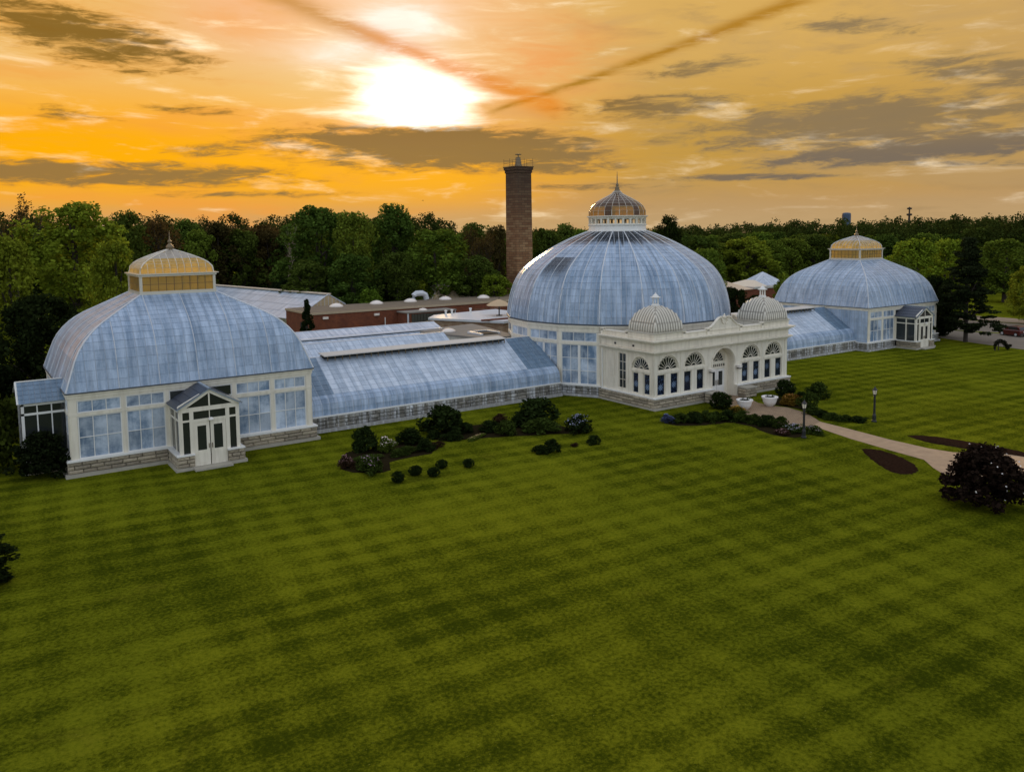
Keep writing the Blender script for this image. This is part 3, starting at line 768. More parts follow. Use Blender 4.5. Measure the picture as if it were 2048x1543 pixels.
def porch(px, label):
    t = thing('entrance_porch', label, 'porch', (px - .1, -5.9, 0))     # origin on the pavilion's front wall
    F, HW = -2.72, 1.85
    MB().box(-HW - .08, -1.02, F - .04, -.35, 0, .90).box(1.02, HW + .08, F - .04, -.35, 0, .90).obj('foundation', M['mortar'], t)
    MB().box(-HW - .34, -1.02, F - .30, -.35, 0, .18).box(1.02, HW + .34, F - .30, -.35, 0, .18).obj('plinth', M['stone_l'], t)
    for a, b, s in (((-HW - .2, F - .14), (-1.02, F - .14), 11), ((1.02, F - .14), (HW + .2, F - .14), 12), ((-HW - .2, -.4), (-HW - .2, F - .14), 13), ((HW + .2, F - .14), (HW + .2, -.4), 14)):
        stone_course(t, a, b, .18, .90, 3, .7, .12, M['stone'], True, s)
    MB().box(-1.15, 1.15, F - .75, F - .02, 0, .14).obj('step', M['stone_l'], t)
    sl = MB()
    for s in (-1, 1):
        a, b = sorted((s * 1.0, s * (HW + .24)))
        sl.box(a, b, F - .24, F + .1, .901, .99)
        a, b = sorted((s * (HW - .1), s * (HW + .24))); sl.box(a, b, F + .101, -.1, .901, .988)
    sl.obj('sill', M['white'], t)
    fr = MB()
    for s in (-1, 1):
        x = s * (HW - .11); fr.box(x - .11, x + .11, F - .02, F + .2, .99, 3.72)
        x = s * 1.10; fr.box(x - .12, x + .12, F - .03, F + .12, .12, 3.72)
        x = s * (HW - .11); fr.box(x - .10, x + .10, -.2, -.06, .99, 3.72)
        x = s * (HW - .11); fr.box(x - .07, x + .07, -1.5, -1.36, .99, 3.72)
        for z0, z1 in ((3.0, 3.12),):
            a, b = sorted((s * 1.22, s * (HW - .22))); fr.box(a, b, F, F + .1, z0, z1)
            a, b = sorted((s * (HW - .06), s * (HW - .16))); fr.box(a, b, F + .2, -.2, z0, z1)
    fr.box(-.98, .98, F - .02, F + .1, 2.93, 3.12); fr.box(-.025, .025, F, F + .08, 3.12, 3.62)
    fr.box(-HW, HW, F - .04, F + .2, 3.62, 3.90)
    for s in (-1, 1): a, b = sorted((s * (HW), s * (HW - .2))); fr.box(a, b, F + .201, -.06, 3.62, 3.86)
    # gable bargeboards and post
    for s in (-1, 1):
        pts = [(s * (HW + .12), 3.86), (s * (HW + .02), 4.06), (0, 5.0), (0, 4.74), (s * (HW - .42), 3.9)]
        i = len(fr.v)
        fr.v += [(p[0], F - .10, p[1]) for p in pts] + [(p[0], F + .06, p[1]) for p in pts]
        n = len(pts); fr.f.append(tuple(i + k for k in range(n))); fr.f.append(tuple(i + n + k for k in reversed(range(n))))
        for k in range(n): fr.f.append((i + k, i + n + k, i + n + (k + 1) % n, i + (k + 1) % n))
    fr.box(-.045, .045, F - .06, F + .05, 3.9, 4.80)
    fr.obj('frame', M['cream'], t)
    # glass
    def pane(x0, x1, z0, z1, y): return MB().box(x0, x1, y - .006, y + .006, z0, z1).obj('window', M['dark_glass'], t)
    for s in (-1, 1):
        a, b = sorted((s * 1.22, s * (HW - .22))); pane(a, b, .99, 3.0, F + .05); pane(a, b, 3.12, 3.62, F + .05)
        a, b = sorted((s * .025, s * .98)); pane(a, b, 3.12, 3.62, F + .04)
        x = s * (HW - .11)
        for y0, y1 in ((F + .2, -1.5), (-1.36, -.2)):
            for z0, z1 in ((.99, 3.0), (3.12, 3.62)):
                MB().box(x - .006, x + .006, y0, y1, z0, z1).obj('window', M['dark_glass'], t)
        mb = MB().face([(s * .045, F - .02, 3.91), (s * (HW - .45), F - .02, 3.91), (s * .045, F - .02, 4.70)]); mb.face([(s * .045, F + .0, 3.91), (s * .045, F + .0, 4.70), (s * (HW - .45), F + .0, 3.91)])
        mb.obj('gable_window', M['dark_glass'], t)
    for s in (-1, 1):
        d = MB(); a, b = sorted((s * .03, s * .97))
        y0, y1 = F, F + .07
        d.box(a, a + .2, y0, y1, .14, 2.92); d.box(b - .2, b, y0, y1, .14, 2.92); d.box(a + .2, b - .2, y0, y1, 2.68, 2.92); d.box(a + .2, b - .2, y0, y1, .14, 1.12)
        d.box(a + .22, b - .22, y0 - .025, y0, .30, .98)
        dr = d.obj('door', M['cream'], t)
        MB().box(a + .2, b - .2, F + .03, F + .04, 1.12, 2.68).obj('door_glass', M['dark_glass'], dr)
        hx = s * .10
        MB().box(hx - .02, hx + .02, F - .05, F - .002, 1.2, 1.5).obj('handle', M['bronze'], dr)
    MB().lathe([(.17, 3.02), (.17, 3.08), (.1, 3.15), (.03, 3.18)], 12, (0.05, F - .16)).obj('porch_light', M['planter'], t)
    # roof: slate-grey glazed slopes
    for s in (-1, 1):
        e = Vector((s * (HW + .16), 0, 3.86)); r = Vector((0, 0, 5.02)); dv = r - e
        nn = Vector((s * dv.z, 0, abs(dv.x))).normalized()
        bd = MB(); bd.face([e + Vector((0, F - .2, 0)), e + Vector((0, 0, 0)), r, r + Vector((0, F - .2, 0))] if s < 0 else [e, e + Vector((0, F - .2, 0)), r + Vector((0, F - .2, 0)), r])
        lo = [v - nn * .06 for v in (e + Vector((0, F - .2, 0)), e, r, r + Vector((0, F - .2, 0)))]
        bd.face(lo); bd.face([e + Vector((0, F - .2, 0)), r + Vector((0, F - .2, 0)), lo[3], lo[0]])
        rf = bd.obj('roof_slope', M['bed'], t)
        nc, nr = 14, 4; sm_ = MB()
        for i in range(nc):
            for j in range(nr):
                y0 = (F - .2) * i / nc - .012; y1 = (F - .2) * (i + 1) / nc + .012; a = e + dv * (j / nr); b = e + dv * ((j + 1) / nr + .01)
                q = [a + Vector((0, y0, 0)) + nn * .045, a + Vector((0, y1, 0)) + nn * .045, b + Vector((0, y1, 0)) + nn * .015, b + Vector((0, y0, 0)) + nn * .015]
                sm_.face(q if s > 0 else q[::-1])
                q2 = [q[0], q[1], q[1] - nn * .03, q[0] - nn * .03]; sm_.face(q2 if s < 0 else q2[::-1])
        stuff(sm_.obj('slate', M['slate'], rf))
    MB().box(-.07, .07, F - .22, 0, 5.0, 5.07).obj('ridge', M['bed'], t)
    return t
porch(-41.95, 'white gabled entrance porch with blue slate roof on the large nearest pavilion')
porch(41.95, 'white gabled entrance porch on the far pavilion, near the layered conifer')

# glazed lean-to at the far left
t = thing('glazed_lean_to', 'small glazed lean-to with blue grey roof on the left side of the nearest pavilion', 'lean-to', (-49.6, -3.9, 0))
mb = MB(); mb.box(-2.36, -2.2, 0, .16, 0, 4.42); mb.box(-2.36, .05, 0, .14, 4.30, 4.47); mb.box(-2.36, .05, 0, .1, 3.72, 3.86); mb.box(-2.36, -2.22, .16, 3.4, 4.3, 4.47)
for x in (-1.5, -.72): mb.box(x - .035, x + .035, .02, .1, 1.0, 4.3)
mb.box(-2.36, -2.24, 3.2, 3.36, 0, 4.4)
mb.obj('frame', M['white'], t)
MB().box(-2.2, -.02, .04, .06, .9, 4.3).box(-2.30, -2.28, .16, 3.2, .9, 4.3).obj('glazing', M['dark_glass'], t)
MB().box(-2.34, 0, 0.01, 3.35, 0, .9).obj('base_wall', M['stone'], t)
sl = MB().face([(-2.5, -.2, 4.48), (0, -.2, 4.48), (0, .95, 5.68), (-2.5, .95, 5.68)]).face([(-2.5, .95, 5.68), (0, .95, 5.68), (0, 3.5, 4.7), (-2.5, 3.5, 4.7)])
sl.obj('roof_slope', M['bed'], t)
sh = MB(); nn = Vector((0, -.72, .69))
for i in range(8):
    for j in range(5):
        a, b = -2.5 + 2.5 * i / 8 + .015, -2.5 + 2.5 * (i + 1) / 8 - .015; s0, s1 = j / 5, (j + 1) / 5
        p = lambda x, s, l: Vector((x, -.2 + 1.15 * s, 4.48 + 1.2 * s)) + nn * l
        sh.face([p(a, s0, .03), p(b, s0, .03), p(b, s1, .012), p(a, s1, .012)])
stuff(sh.obj('roof_pane', M['glass_darker'], t))
mb = MB(); mb.path([(-2.52, -.22, 4.48), (-2.52, .95, 5.7), (-2.52, 3.5, 4.72)], .06, 4); mb.box(-2.55, 0, .9, 1.0, 5.68, 5.74); mb.obj('bargeboard', M['white'], t)

# ------------------------------------------------------------------ wings
WPROF = smooth_curve([(4.30, 1.2), (4.28, 1.7), (4.18, 2.08), (3.95, 2.36), (3.6, 2.58)], 12)
def wing(sgn, label, left):
    t = thing('glasshouse_wing', label, 'glasshouse', (sgn * 22.4, 0, 0))
    xa, xb = (-11.9, 11.75)                 # local, left to right in the world for the left wing
    if not left: xa, xb = -11.75, 11.9
    MB().box(xa, xb, -4.36, 4.3, 0, 1.12).obj('foundation', M['mortar'], t)
    MB().box(xa, xb, -4.66, -4.3, 0, .24).obj('plinth', M['stone_lw'], t)
    stone_course(t, (xa, -4.46), (xb, -4.46), .24, 1.10, 3, .85, .16, M['stone_w'], left, 21)
    MB().box(xa, xb, -4.52, -4.2, 1.105, 1.2).obj('sill', M['white'], t)
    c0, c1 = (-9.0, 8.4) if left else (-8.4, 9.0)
    end = lambda x: M['glass_darker'] if (x < c0 or x > c1) else M['glass_bright']  # end bays take darker panes than the middle of the roof
    rows = [(12, p[1], p[2]) for p in resample([(0, d, z) for d, z in WPROF], 4)]
    curved_face(0, rows, .62, t, 'eave_pane', M['glass'], bedmat=M['bed_l'], gap=.05, xr=(xa, xb))
    top = [(12, 3.6 + (.05 - 3.6) * k / 8, 2.58 + (4.92 - 2.58) * k / 8) for k in range(9)]
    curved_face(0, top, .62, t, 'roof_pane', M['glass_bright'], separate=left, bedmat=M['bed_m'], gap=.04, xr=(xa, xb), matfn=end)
    back = [(12, 4.3 + (.05 - 4.3) * k / 4, 2.3 + (4.92 - 2.3) * k / 4) for k in range(5)]
    curved_face(math.pi, back, .62, t, 'back_roof_pane', M['glass_bright'], bedmat=M['bed'], gap=.03, xr=(-xb, -xa))
    MB().box(xa, xb, 4.2, 4.3, 1.12, 2.3).obj('back_wall', M['cream'], t)
    v0, v1 = (-8.9, 8.3) if left else (-8.3, 8.9)
    MB().box(v0 + .1, v1 - .1, -.66, .3, 4.86, 5.02).obj('vent_opening', M['void'], t)
    cap = MB(); cap.prism([(v0, -.86), (v1, -.86), (v1, .4), (v0, .4)], 0, .07)
    for k, v in enumerate(cap.v): cap.v[k] = (v[0], v[1], v[2] + 5.03 + (v[1] + .86) * .10)
    cap.obj('ridge_vent', M['vent_cap'], t)
    lg = MB()
    x = v0 + .3
    while x < v1: lg.box(x - .03, x + .03, -.80, -.74, 4.66, 5.03); x += .62
    lg.obj('vent_stay', M['bronze'], t)
    mb = MB().box(xa, xb, -.05, .05, 4.90, 4.96); mb.obj('ridge', M['bar'], t)
    return t
wing(-1, 'long whitewashed glasshouse wing between nearest pavilion and the palm dome', True)
wing(1, 'long whitewashed glasshouse wing between the palm dome and the far pavilion', False)

# ------------------------------------------------------------------ palm dome
t = thing('palm_house', 'great round glass palm house dome with amber topped lantern behind the cream entrance', 'glasshouse', (0, 0, 0))
RC, ZC = 10.98, 6.44
ap = RC * math.cos(R(10)); fw = RC * math.sin(R(10))
pg = lambda r: [(r * math.sin(R(10 + 20 * k)), -r * math.cos(R(10 + 20 * k))) for k in range(18)]
MB().prism(pg(RC + .05), 0, .92).obj('foundation', M['mortar'], t)
MB().prism(pg(RC + .42), 0, .20).obj('plinth', M['stone_lw'], t)
MB().prism(pg(RC + .32), .925, 1.02).obj('sill', M['white'], t)
P_ = pg(RC + .2)
for f in range(18):
    ang = f * math.pi / 9        # facet centre, turned from -Y
    a, b = P_[(f - 1) % 18], P_[f % 18]
    if f in (3, 4, 5, 13, 14, 15):
        stone_course(t, a, b, .20, .92, 3, .9, .16, M['stone_w'], f in (14, 15), 40 + f)
    face = Matrix.Rotation(ang, 4, 'Z') @ Matrix.Translation((0, -ap, 0))
    fm = MB()
    for s in (-1, 1): fm.box(s * (fw - .1) - .12, s * (fw - .1) + .12, -.05, .12, 1.02, 5.80)
    fm.box(-fw, fw, -.07, .12, 4.60, 4.84); fm.box(-fw, fw, -.07, .12, 5.72, 6.02); fm.box(-fw - .02, fw + .02, -.12, .12, 6.021, 6.18); fm.box(-fw - .04, fw + .04, -.2, .1, 6.181, 6.30)
    o = fm.obj('wall_frame', M['cream'], t); o.matrix_local = face
    gt = MB().box(-fw - .04, fw + .04, -.22, .05, 6.302, 6.42).obj('gutter', M['gutter'], t); gt.matrix_local = face
    x0, x1 = -fw + .22, fw - .22
    if f in (13, 14, 15):
        window(t, face, x0, x1, 1.03, 4.59, 4, 3, M['win_glass'], .03, split=.24)
        window(t, face, x0, x1, 4.85, 5.71, 3, 1, M['win_glass'], .03)
    else:
        o = MB().box(x0, x1, .02, .04, 1.03, 4.59).box(x0, x1, .02, .04, 4.85, 5.71).obj('glazed_wall', M['win_glass'], t); o.matrix_local = face
DOME = [(0, 0), (.004, .05), (.012, .11), (.042, .25), (.10, .41), (.2, .555), (.34, .67), (.55, .80), (.78, .915), (1, 1)]
RL, ZL0 = 2.86, 14.60
dp = resample([(0, RC + .12 - (RC + .12 - RL) * u, 6.42 + (ZL0 - 6.42) * v) for u, v in smooth_curve(DOME, 80)], 20)
rows = [(p[1] * math.sin(R(10)), p[1] * math.cos(R(10)), p[2]) for p in dp]
for f in range(18):
    rt = curved_face(f * math.pi / 9, rows, .44, t, 'roof_pane', M['glass_dome'], bedmat=M['bed_l'], gap=.05, lift=.03)
rb = MB(); fine = MB()
for k in range(18):
    s_, c_ = math.sin(R(10 + 20 * k)), -math.cos(R(10 + 20 * k))
    rb.path([(p[1] * s_, p[1] * c_, p[2] + .02) for p in dp], .055, 5)
    a = R(20 * k); s2, c2 = math.sin(a), -math.cos(a)
    fine.path([(rw[1] * s2 * 1.002, rw[1] * c2 * 1.002, rw[2] + .04) for rw in rows], .028, 4)
rb.obj('rib', M['bar'], t); fine.obj('glazing_bar', M['bar'], t)
# lantern drum: little square openings between posts, open to the sky
n = 24
MB().lathe([(RL + .14, 14.52), (RL + .14, 14.62), (RL + .02, 14.66), (RL - .05, 15.12), (RL + .06, 15.16), (RL + .06, 15.24), (RL - .30, 15.24), (RL - .30, 14.52)], 24).obj('lantern_base', M['white'], t)
dr = MB()
for k in range(n):
    mb = MB().box(-.10, .10, -RL + .02, -RL + .26, 15.241, 15.84); mb.xf(Matrix.Rotation(2 * math.pi * k / n, 4, 'Z'))
    mb.obj('lantern_post', M['cream'], t)
MB().lathe([(RL - .30, 15.84), (RL + .0, 15.84), (RL + .02, 15.96), (RL + .18, 16.0), (RL + .18, 16.08), (RL - .30, 16.08)], 24).obj('lantern_cornice', M['cream'], t)
mb = MB()
for k in range(n):
    q = MB().box(-.27, .27, -RL + .10, -RL + .2, 15.241, 15.33).box(-.27, .27, -RL + .10, -RL + .2, 15.75, 15.839); st = len(mb.v); mb.v += q.v; mb.f += [tuple(st + i for i in f) for f in q.f]
    for i in range(st, len(mb.v)): mb.v[i] = tuple(Matrix.Rotation(2 * math.pi * (k + .5) / n, 4, 'Z') @ Vector(mb.v[i]))
mb.obj('lantern_rail', M['cream'], t)
ON = [(2.80, 16.09), (2.84, 16.3), (2.78, 16.65), (2.55, 17.05), (2.12, 17.42), (1.52, 17.76), (.9, 18.08), (.45, 18.34), (.24, 18.6)]
op = resample([(0, r, z) for r, z in smooth_curve(ON, 40)], 8)
hb = math.sin(math.pi / n); ha = math.cos(math.pi / n)
for f in range(n):
    rw = [(p[1] * hb, p[1] * ha, p[2]) for p in op]
    curved_face(2 * math.pi * f / n, rw[:3], 2.0, t, 'cupola_pane', M['amber_m'] if f % 5 else M['amber_d'], gap=.03, separate=True, x_off=-1.0)
    curved_face(2 * math.pi * f / n, rw[2:], 2.0, t, 'cupola_pane', M['amber_d'], gap=.03, x_off=-1.0)
rb = MB()
for k in range(n):
    a = 2 * math.pi * (k + .5) / n
    rb.path([(p[1] * math.sin(a), -p[1] * math.cos(a), p[2]) for p in op], .035, 4)
for p in op[1:-1]:
    pts = [(p[1] * math.sin(2 * math.pi * (k + .5) / n), -p[1] * math.cos(2 * math.pi * (k + .5) / n), p[2]) for k in range(n + 1)]
    rb.path(pts, .022, 4)
rb.obj('cupola_rib', M['metal_cream'], t)
MB().lathe([(.34, 18.5), (.3, 18.62), (.2, 18.78), (.24, 18.86), (.12, 18.98), (.16, 19.1), (.15, 19.2), (.06, 19.34), (.045, 19.9), (.012, 20.5)], 12).obj('finial', M['bronze'], t, smooth=True)
# ------------------------------------------------------------------ cream entrance building
t = thing('entrance_building', 'cream entrance building with arched fan windows and two ribbed corner domes before the palm dome', 'building', (0, 0, 0))
EW, EF, EB, DXO = 8.47, -13.88, -7.3, -.15

def facade(name, outer, holes, depth, material, mtx, parent):
    """flat wall with openings: polygons in (x, z), outer face at y=0, thickness towards +y"""
    loops = [outer] + holes
    flat = [q for l in loops for q in l]
    tris = tessellate_polygon([[Vector((q[0], q[1], 0)) for q in l] for l in loops])
    mb = MB(); n = len(flat)
    mb.v = [(q[0], 0, q[1]) for q in flat] + [(q[0], depth, q[1]) for q in flat]
    for a, b, c in tris:
        A, B, C_ = (flat[i] for i in (a, b, c)); cw = (B[0] - A[0]) * (C_[1] - A[1]) - (B[1] - A[1]) * (C_[0] - A[0])
        f = (a, b, c) if cw > 0 else (a, c, b)
        mb.f.append(f); mb.f.append(tuple(n + i for i in reversed(f)))
    i = 0
    for l in loops:
        m_ = len(l)
        for k in range(m_):
            a, b = i + k, i + (k + 1) % m_; mb.f.append((a, b, n + b, n + a))
        i += m_
    o = mb.obj(name, material, parent); o.matrix_local = mtx
    return o

def arch(cx, z, r, n=16, z_low=None):
    pts = [(cx + r * math.cos(math.pi * k / n), z + r * math.sin(math.pi * k / n)) for k in range(n + 1)]
    if z_low is not None: pts = [(cx + r, z_low)] + pts + [(cx - r, z_low)]
    return pts

def fan_window(parent, mtx, cx, z, r, petals=9, name='fan_window'):
    mb = MB(); y = .10; seg = 18
    def ring(r0, a0, a1, w, n, c=(0, 0)):
        pts = [(cx + c[0] + r0 * math.cos(a0 + (a1 - a0) * k / n), y, z + c[1] + r0 * math.sin(a0 + (a1 - a0) * k / n)) for k in range(n + 1)]
        mb.path(pts, w, 5)
    ring(r - .04, 0, math.pi, .05, seg); mb.box(cx - r, cx + r, y - .05, y + .05, z - .02, z + .06)
    ring(r * .24, 0, math.pi, .03, 8)
    for k in range(petals + 1):
        a = math.pi * k / petals
        mb.path([(cx + r * .24 * math.cos(a), y, z + r * .24 * math.sin(a)), (cx + r * .78 * math.cos(a), y, z + r * .78 * math.sin(a))], .022, 4)
    for k in range(petals):
        a = math.pi * (k + .5) / petals; hw = math.sin(math.pi / petals / 2) * r * .78
        c = (math.cos(a) * r * .76, math.sin(a) * r * .76)
        ring(hw, a - math.pi / 2, a + math.pi / 2, .024, 6, c)
    o = mb.obj(name, M['cream'], parent); o.matrix_local = mtx
    g_ = MB(); pl = arch(cx, z + .02, r - .03, 18); g_.face([(q[0], y + .04, q[1]) for q in pl]); g_.face([(q[0], y + .05, q[1]) for q in reversed(pl)])
    g_.obj('glass', M['dark_glass'], o)
    return o

# painted-glass panels of the tall windows: pale rosettes on dark blue glass
def rosette():
    m = bpy.data.materials.new('blue_rosette_glass'); m.use_nodes = True
    N = NT(m.node_tree); p = N.n['Principled BSDF']
    tc_ = N.new('ShaderNodeTexCoord'); s_ = N.new('ShaderNodeSeparateXYZ'); N.l.new(tc_.outputs['Object'], s_.inputs[0])
    oi = N.new('ShaderNodeObjectInfo')
    x, z = s_.outputs[0], N.m('ADD', s_.outputs[2], N.m('MULTIPLY', N.m('SUBTRACT', oi.outputs['Random'], .5), .5))
    r = N.m('SQRT', N.m('ADD', N.m('MULTIPLY', x, x), N.m('MULTIPLY', z, z)))
    a = N.m('ARCTAN2', z, x)
    pet = N.m('ADD', .24, N.m('MULTIPLY', N.m('COSINE', N.m('MULTIPLY', a, 8.0)), .06))
    d = N.m('SUBTRACT', pet, r)
    k = N.m('MULTIPLY', N.sm(d, -.10, .12), N.sm(N.m('SINE', N.m('MULTIPLY', r, 42.0)), -.8, .6, .45, 1))
    n_ = N.noise(tc_.outputs['Object'], 6, 4)
    k2 = N.m('MULTIPLY', N.sm(n_, .5, .68), N.m('MULTIPLY', oi.outputs['Random'], .5))
    c = N.mix(N.m('MULTIPLY', k, N.m('ADD', .35, N.m('MULTIPLY', oi.outputs['Random'], .6))), (.008, .012, .026, 1), (.22, .31, .46, 1))
    c = N.mix(k2, c, (.12, .2, .36, 1))
    N.put(p.inputs['Base Color'], c); p.inputs['Roughness'].default_value = .1
    return m
M['rosette'] = rosette()

def tall_window(parent, mtx, x0, x1, z0, z1, glass, bars=0):
    mb = MB(); f = .06
    mb.box(x0, x0 + f, .06, .16, z0, z1); mb.box(x1 - f, x1, .06, .16, z0, z1); mb.box(x0 + f, x1 - f, .06, .16, z0, z0 + f); mb.box(x0 + f, x1 - f, .06, .16, z1 - f, z1)
    if bars:
        xm = (x0 + x1) / 2; mb.box(xm - .02, xm + .02, .08, .15, z0 + f, z1 - f)
        for k in range(1, bars): zz = z0 + (z1 - z0) * k / bars; mb.box(x0 + f, x1 - f, .085, .145, zz - .02, zz + .02)
    o = mb.obj('window', M['cream'], parent); o.matrix_local = mtx
    g_ = MB().box(-(x1 - x0) / 2 + f, (x1 - x0) / 2 - f, -.01, .01, -(z1 - z0) / 2 + f, (z1 - z0) / 2 - f).obj('glass', glass, o)
    g_.location = ((x0 + x1) / 2, .13, (z0 + z1) / 2)
    return o

# base
for x0, x1 in ((-EW, DXO - 1.46), (DXO + 1.46, EW)):
    MB().box(x0 + (0 if x0 < 0 else .0), x1, EF - .12, EB, 0, .90).obj('foundation', M['mortar'], t)
    MB().box(x0 - (.32 if x0 < -5 else 0), x1 + (.32 if x1 > 5 else 0), EF - .44, EB, 0, .16).obj('plinth', M['stone_l'], t)
    sl = MB(); sl.box(x0 - (.24 if x0 < -5 else 0), x1 + (.24 if x1 > 5 else 0), EF - .36, EF + .1, .905, 1.0)
    if x0 < -5: sl.box(x0 - .24, x0 + .1, EF + .101, EB - .3, .905, .998)
    else: sl.box(x1 - .1, x1 + .24, EF + .101, EB - .3, .905, .998)
    sl.obj('sill', M['white'], t)
stone_course(t, (-EW - .24, EF - .26), (DXO - 1.46, EF - .26), .16, .90, 3, .85, .15, M['stone'], True, 61)
stone_course(t, (DXO + 1.46, EF - .26), (EW + .24, EF - .26), .16, .90, 3, .85, .15, M['stone'], True, 62)
stone_course(t, (-EW - .24, EB), (-EW - .24, EF - .26), .16, .90, 3, .85, .2, M['stone'], True, 63)
stone_course(t, (EW + .24, EF - .26), (EW + .24, EB), .16, .90, 3, .85, .2, M['stone'], False, 64)
# cheek walls beside the doorway
for s in (-1, 1):
    xa, xb = sorted((DXO + s * 1.47, DXO + s * 2.75))
    MB().box(xa, xb, EF - 1.25, EF - .45, 0, .78).obj('cheek_wall', M['mortar'], t)
    stone_course(t, (xa - .06, EF - 1.31), (xb + .06, EF - 1.31), .0, .76, 3, .7, .12, M['stone'], True, 65 + s)
    stone_course(t, (xa - .06, EF - .45), (xa - .06, EF - 1.31), .0, .76, 3, .7, .12, M['stone'], True, 68 + s)
    stone_course(t, (xb + .06, EF - 1.31), (xb + .06, EF - .45), .0, .76, 3, .7, .12, M['stone'], True, 71 + s)
    MB().box(xa - .12, xb + .12, EF - 1.38, EF - .46, .781, .88).obj('coping', M['stone_l'], t)
# front wall
mtF = Matrix.Translation((0, EF, 0))
dA = arch(DXO, 2.92, 1.40, 18)
outer = [(-EW, 1.0), (DXO - 1.40, 1.0)] + list(reversed(dA)) + [(DXO + 1.40, 1.0), (EW, 1.0), (EW, 4.44), (-EW, 4.44)]
FANS = [DXO - 6.72, DXO - 3.63, DXO + 3.63, DXO + 6.72]
RECTS = [(c + o - .46, c + o + .46) for c in FANS for o in (-.76, .76)]
holes = [arch(c, 3.15, 1.18, 16) for c in FANS] + [[(a, 1.08), (b, 1.08), (b, 2.84), (a, 2.84)] for a, b in RECTS]
facade('front_wall', outer, holes, .32, M['cream'], mtF, t)
for c in FANS: fan_window(t, mtF, c, 3.15, 1.18)
for a, b in RECTS: tall_window(t, mtF, a, b, 1.08, 2.84, M['rosette'])
# raised trim on the front: pilasters, rails, archivolts
tr_ = MB()
for x in (-EW + .16, EW - .16): tr_.box(x - .16, x + .16, EF - .05, EF - .001, 1.0, 4.43)
for x in (DXO - 5.18, DXO + 5.18): tr_.box(x - .10, x + .10, EF - .04, EF - .001, 1.0, 4.43)
for x in (DXO - 1.95, DXO + 1.95): tr_.box(x - .10, x + .10, EF - .04, EF - .001, 1.0, 2.92)
for c in FANS: tr_.box(c - 1.36, c + 1.36, EF - .055, EF - .002, 2.93, 3.08)
for c in FANS: tr_.path([(c + 1.24 * math.cos(math.pi * k / 16), EF - .01, 3.15 + 1.24 * math.sin(math.pi * k / 16)) for k in range(17)], .045, 5)
tr_.path([(DXO + 1.5 * math.cos(math.pi * k / 20), EF - .02, 2.92 + 1.5 * math.sin(math.pi * k / 20)) for k in range(21)], .08, 6)
tr_.obj('trim', M['cream'], t)
# deep doorway
REC = EF + .72
dw = MB()
dw.box(DXO - 1.40, DXO - 1.36, EF + .02, REC, .02, 2.92); dw.box(DXO + 1.36, DXO + 1.40, EF + .02, REC, .02, 2.92)
for k in range(18):
    a0, a1 = math.pi * k / 18, math.pi * (k + 1) / 18
    q = lambda a, y, r: (DXO + r * math.cos(a), y, 2.92 + r * math.sin(a))
    dw.face([q(a0, EF + .02, 1.38), q(a0, REC, 1.38), q(a1, REC, 1.38), q(a1, EF + .02, 1.38)])
for s in (-1, 1):
    a, b = sorted((DXO + s * 1.40, DXO + s * 1.46)); dw.box(a, b, EF - .36, EF + .02, 0, 1.0)
dw.obj('doorway_reveal', M['cream'], t)
mtR = Matrix.Translation((0, REC, 0))
inner = [(DXO - 1.38, .02), (DXO + 1.38, .02)] + arch(DXO, 2.92, 1.38, 18)
facade('doorway_wall', inner, [arch(DXO, 3.05, 1.02, 16), [(DXO - 1.0, 2.62), (DXO + 1.0, 2.62), (DXO + 1.0, 2.86), (DXO - 1.0, 2.86)], [(DXO - .95, .03), (DXO + .95, .03), (DXO + .95, 2.42), (DXO - .95, 2.42)]], .12, M['cream'], mtR, t)
fan_window(t, mtR, DXO, 3.05, 1.02, 9)
tw = MB()
for k in range(1, 8): x = DXO - 1.0 + 2.0 * k / 8; tw.box(x - .035, x + .035, REC + .02, REC + .08, 2.62, 2.86)
tw = tw.obj('transom_window', M['cream'], t); MB().box(DXO - 1.0, DXO + 1.0, REC + .085, REC + .1, 2.6, 2.88).obj('glass', M['dark_glass'], tw)
for s in (-1, 1):
    a, b = sorted((DXO + s * .02, DXO + s * .95)); y0, y1 = REC + .03, REC + .09; d = MB()
    d.box(a, a + .2, y0, y1, .04, 2.40); d.box(b - .2, b, y0, y1, .04, 2.40); d.box(a + .2, b - .2, y0, y1, 2.2, 2.40); d.box(a + .2, b - .2, y0, y1, .04, .95)
    dr_ = d.obj('door', M['white'], t)
    MB().box(a + .2, b - .2, y0 + .025, y0 + .035, .95, 2.2).obj('door_glass', M['dark_glass'], dr_)
    hx = DXO + s * .12; MB().box(hx - .02, hx + .02, y0 - .06, y0 - .002, 1.0, 1.45).obj('handle', M['bronze'], dr_)
MB().box(DXO - 1.46, DXO + 1.46, EF - .42, REC + .1, -.02, .018).obj('threshold', M['stone_l'], t)
for x in (DXO - 1.72, DXO + 1.78):
    l_ = MB().box(x - .16, x + .16, EF - .42, EF - .06, 2.50, 2.66).box(x - .2, x + .2, EF - .46, EF - .02, 2.661, 2.70).obj('wall_light', M['planter'], t)
    MB().box(x - .13, x + .13, EF - .40, EF - .09, 2.40, 2.499).obj('lens', M['black'], l_)
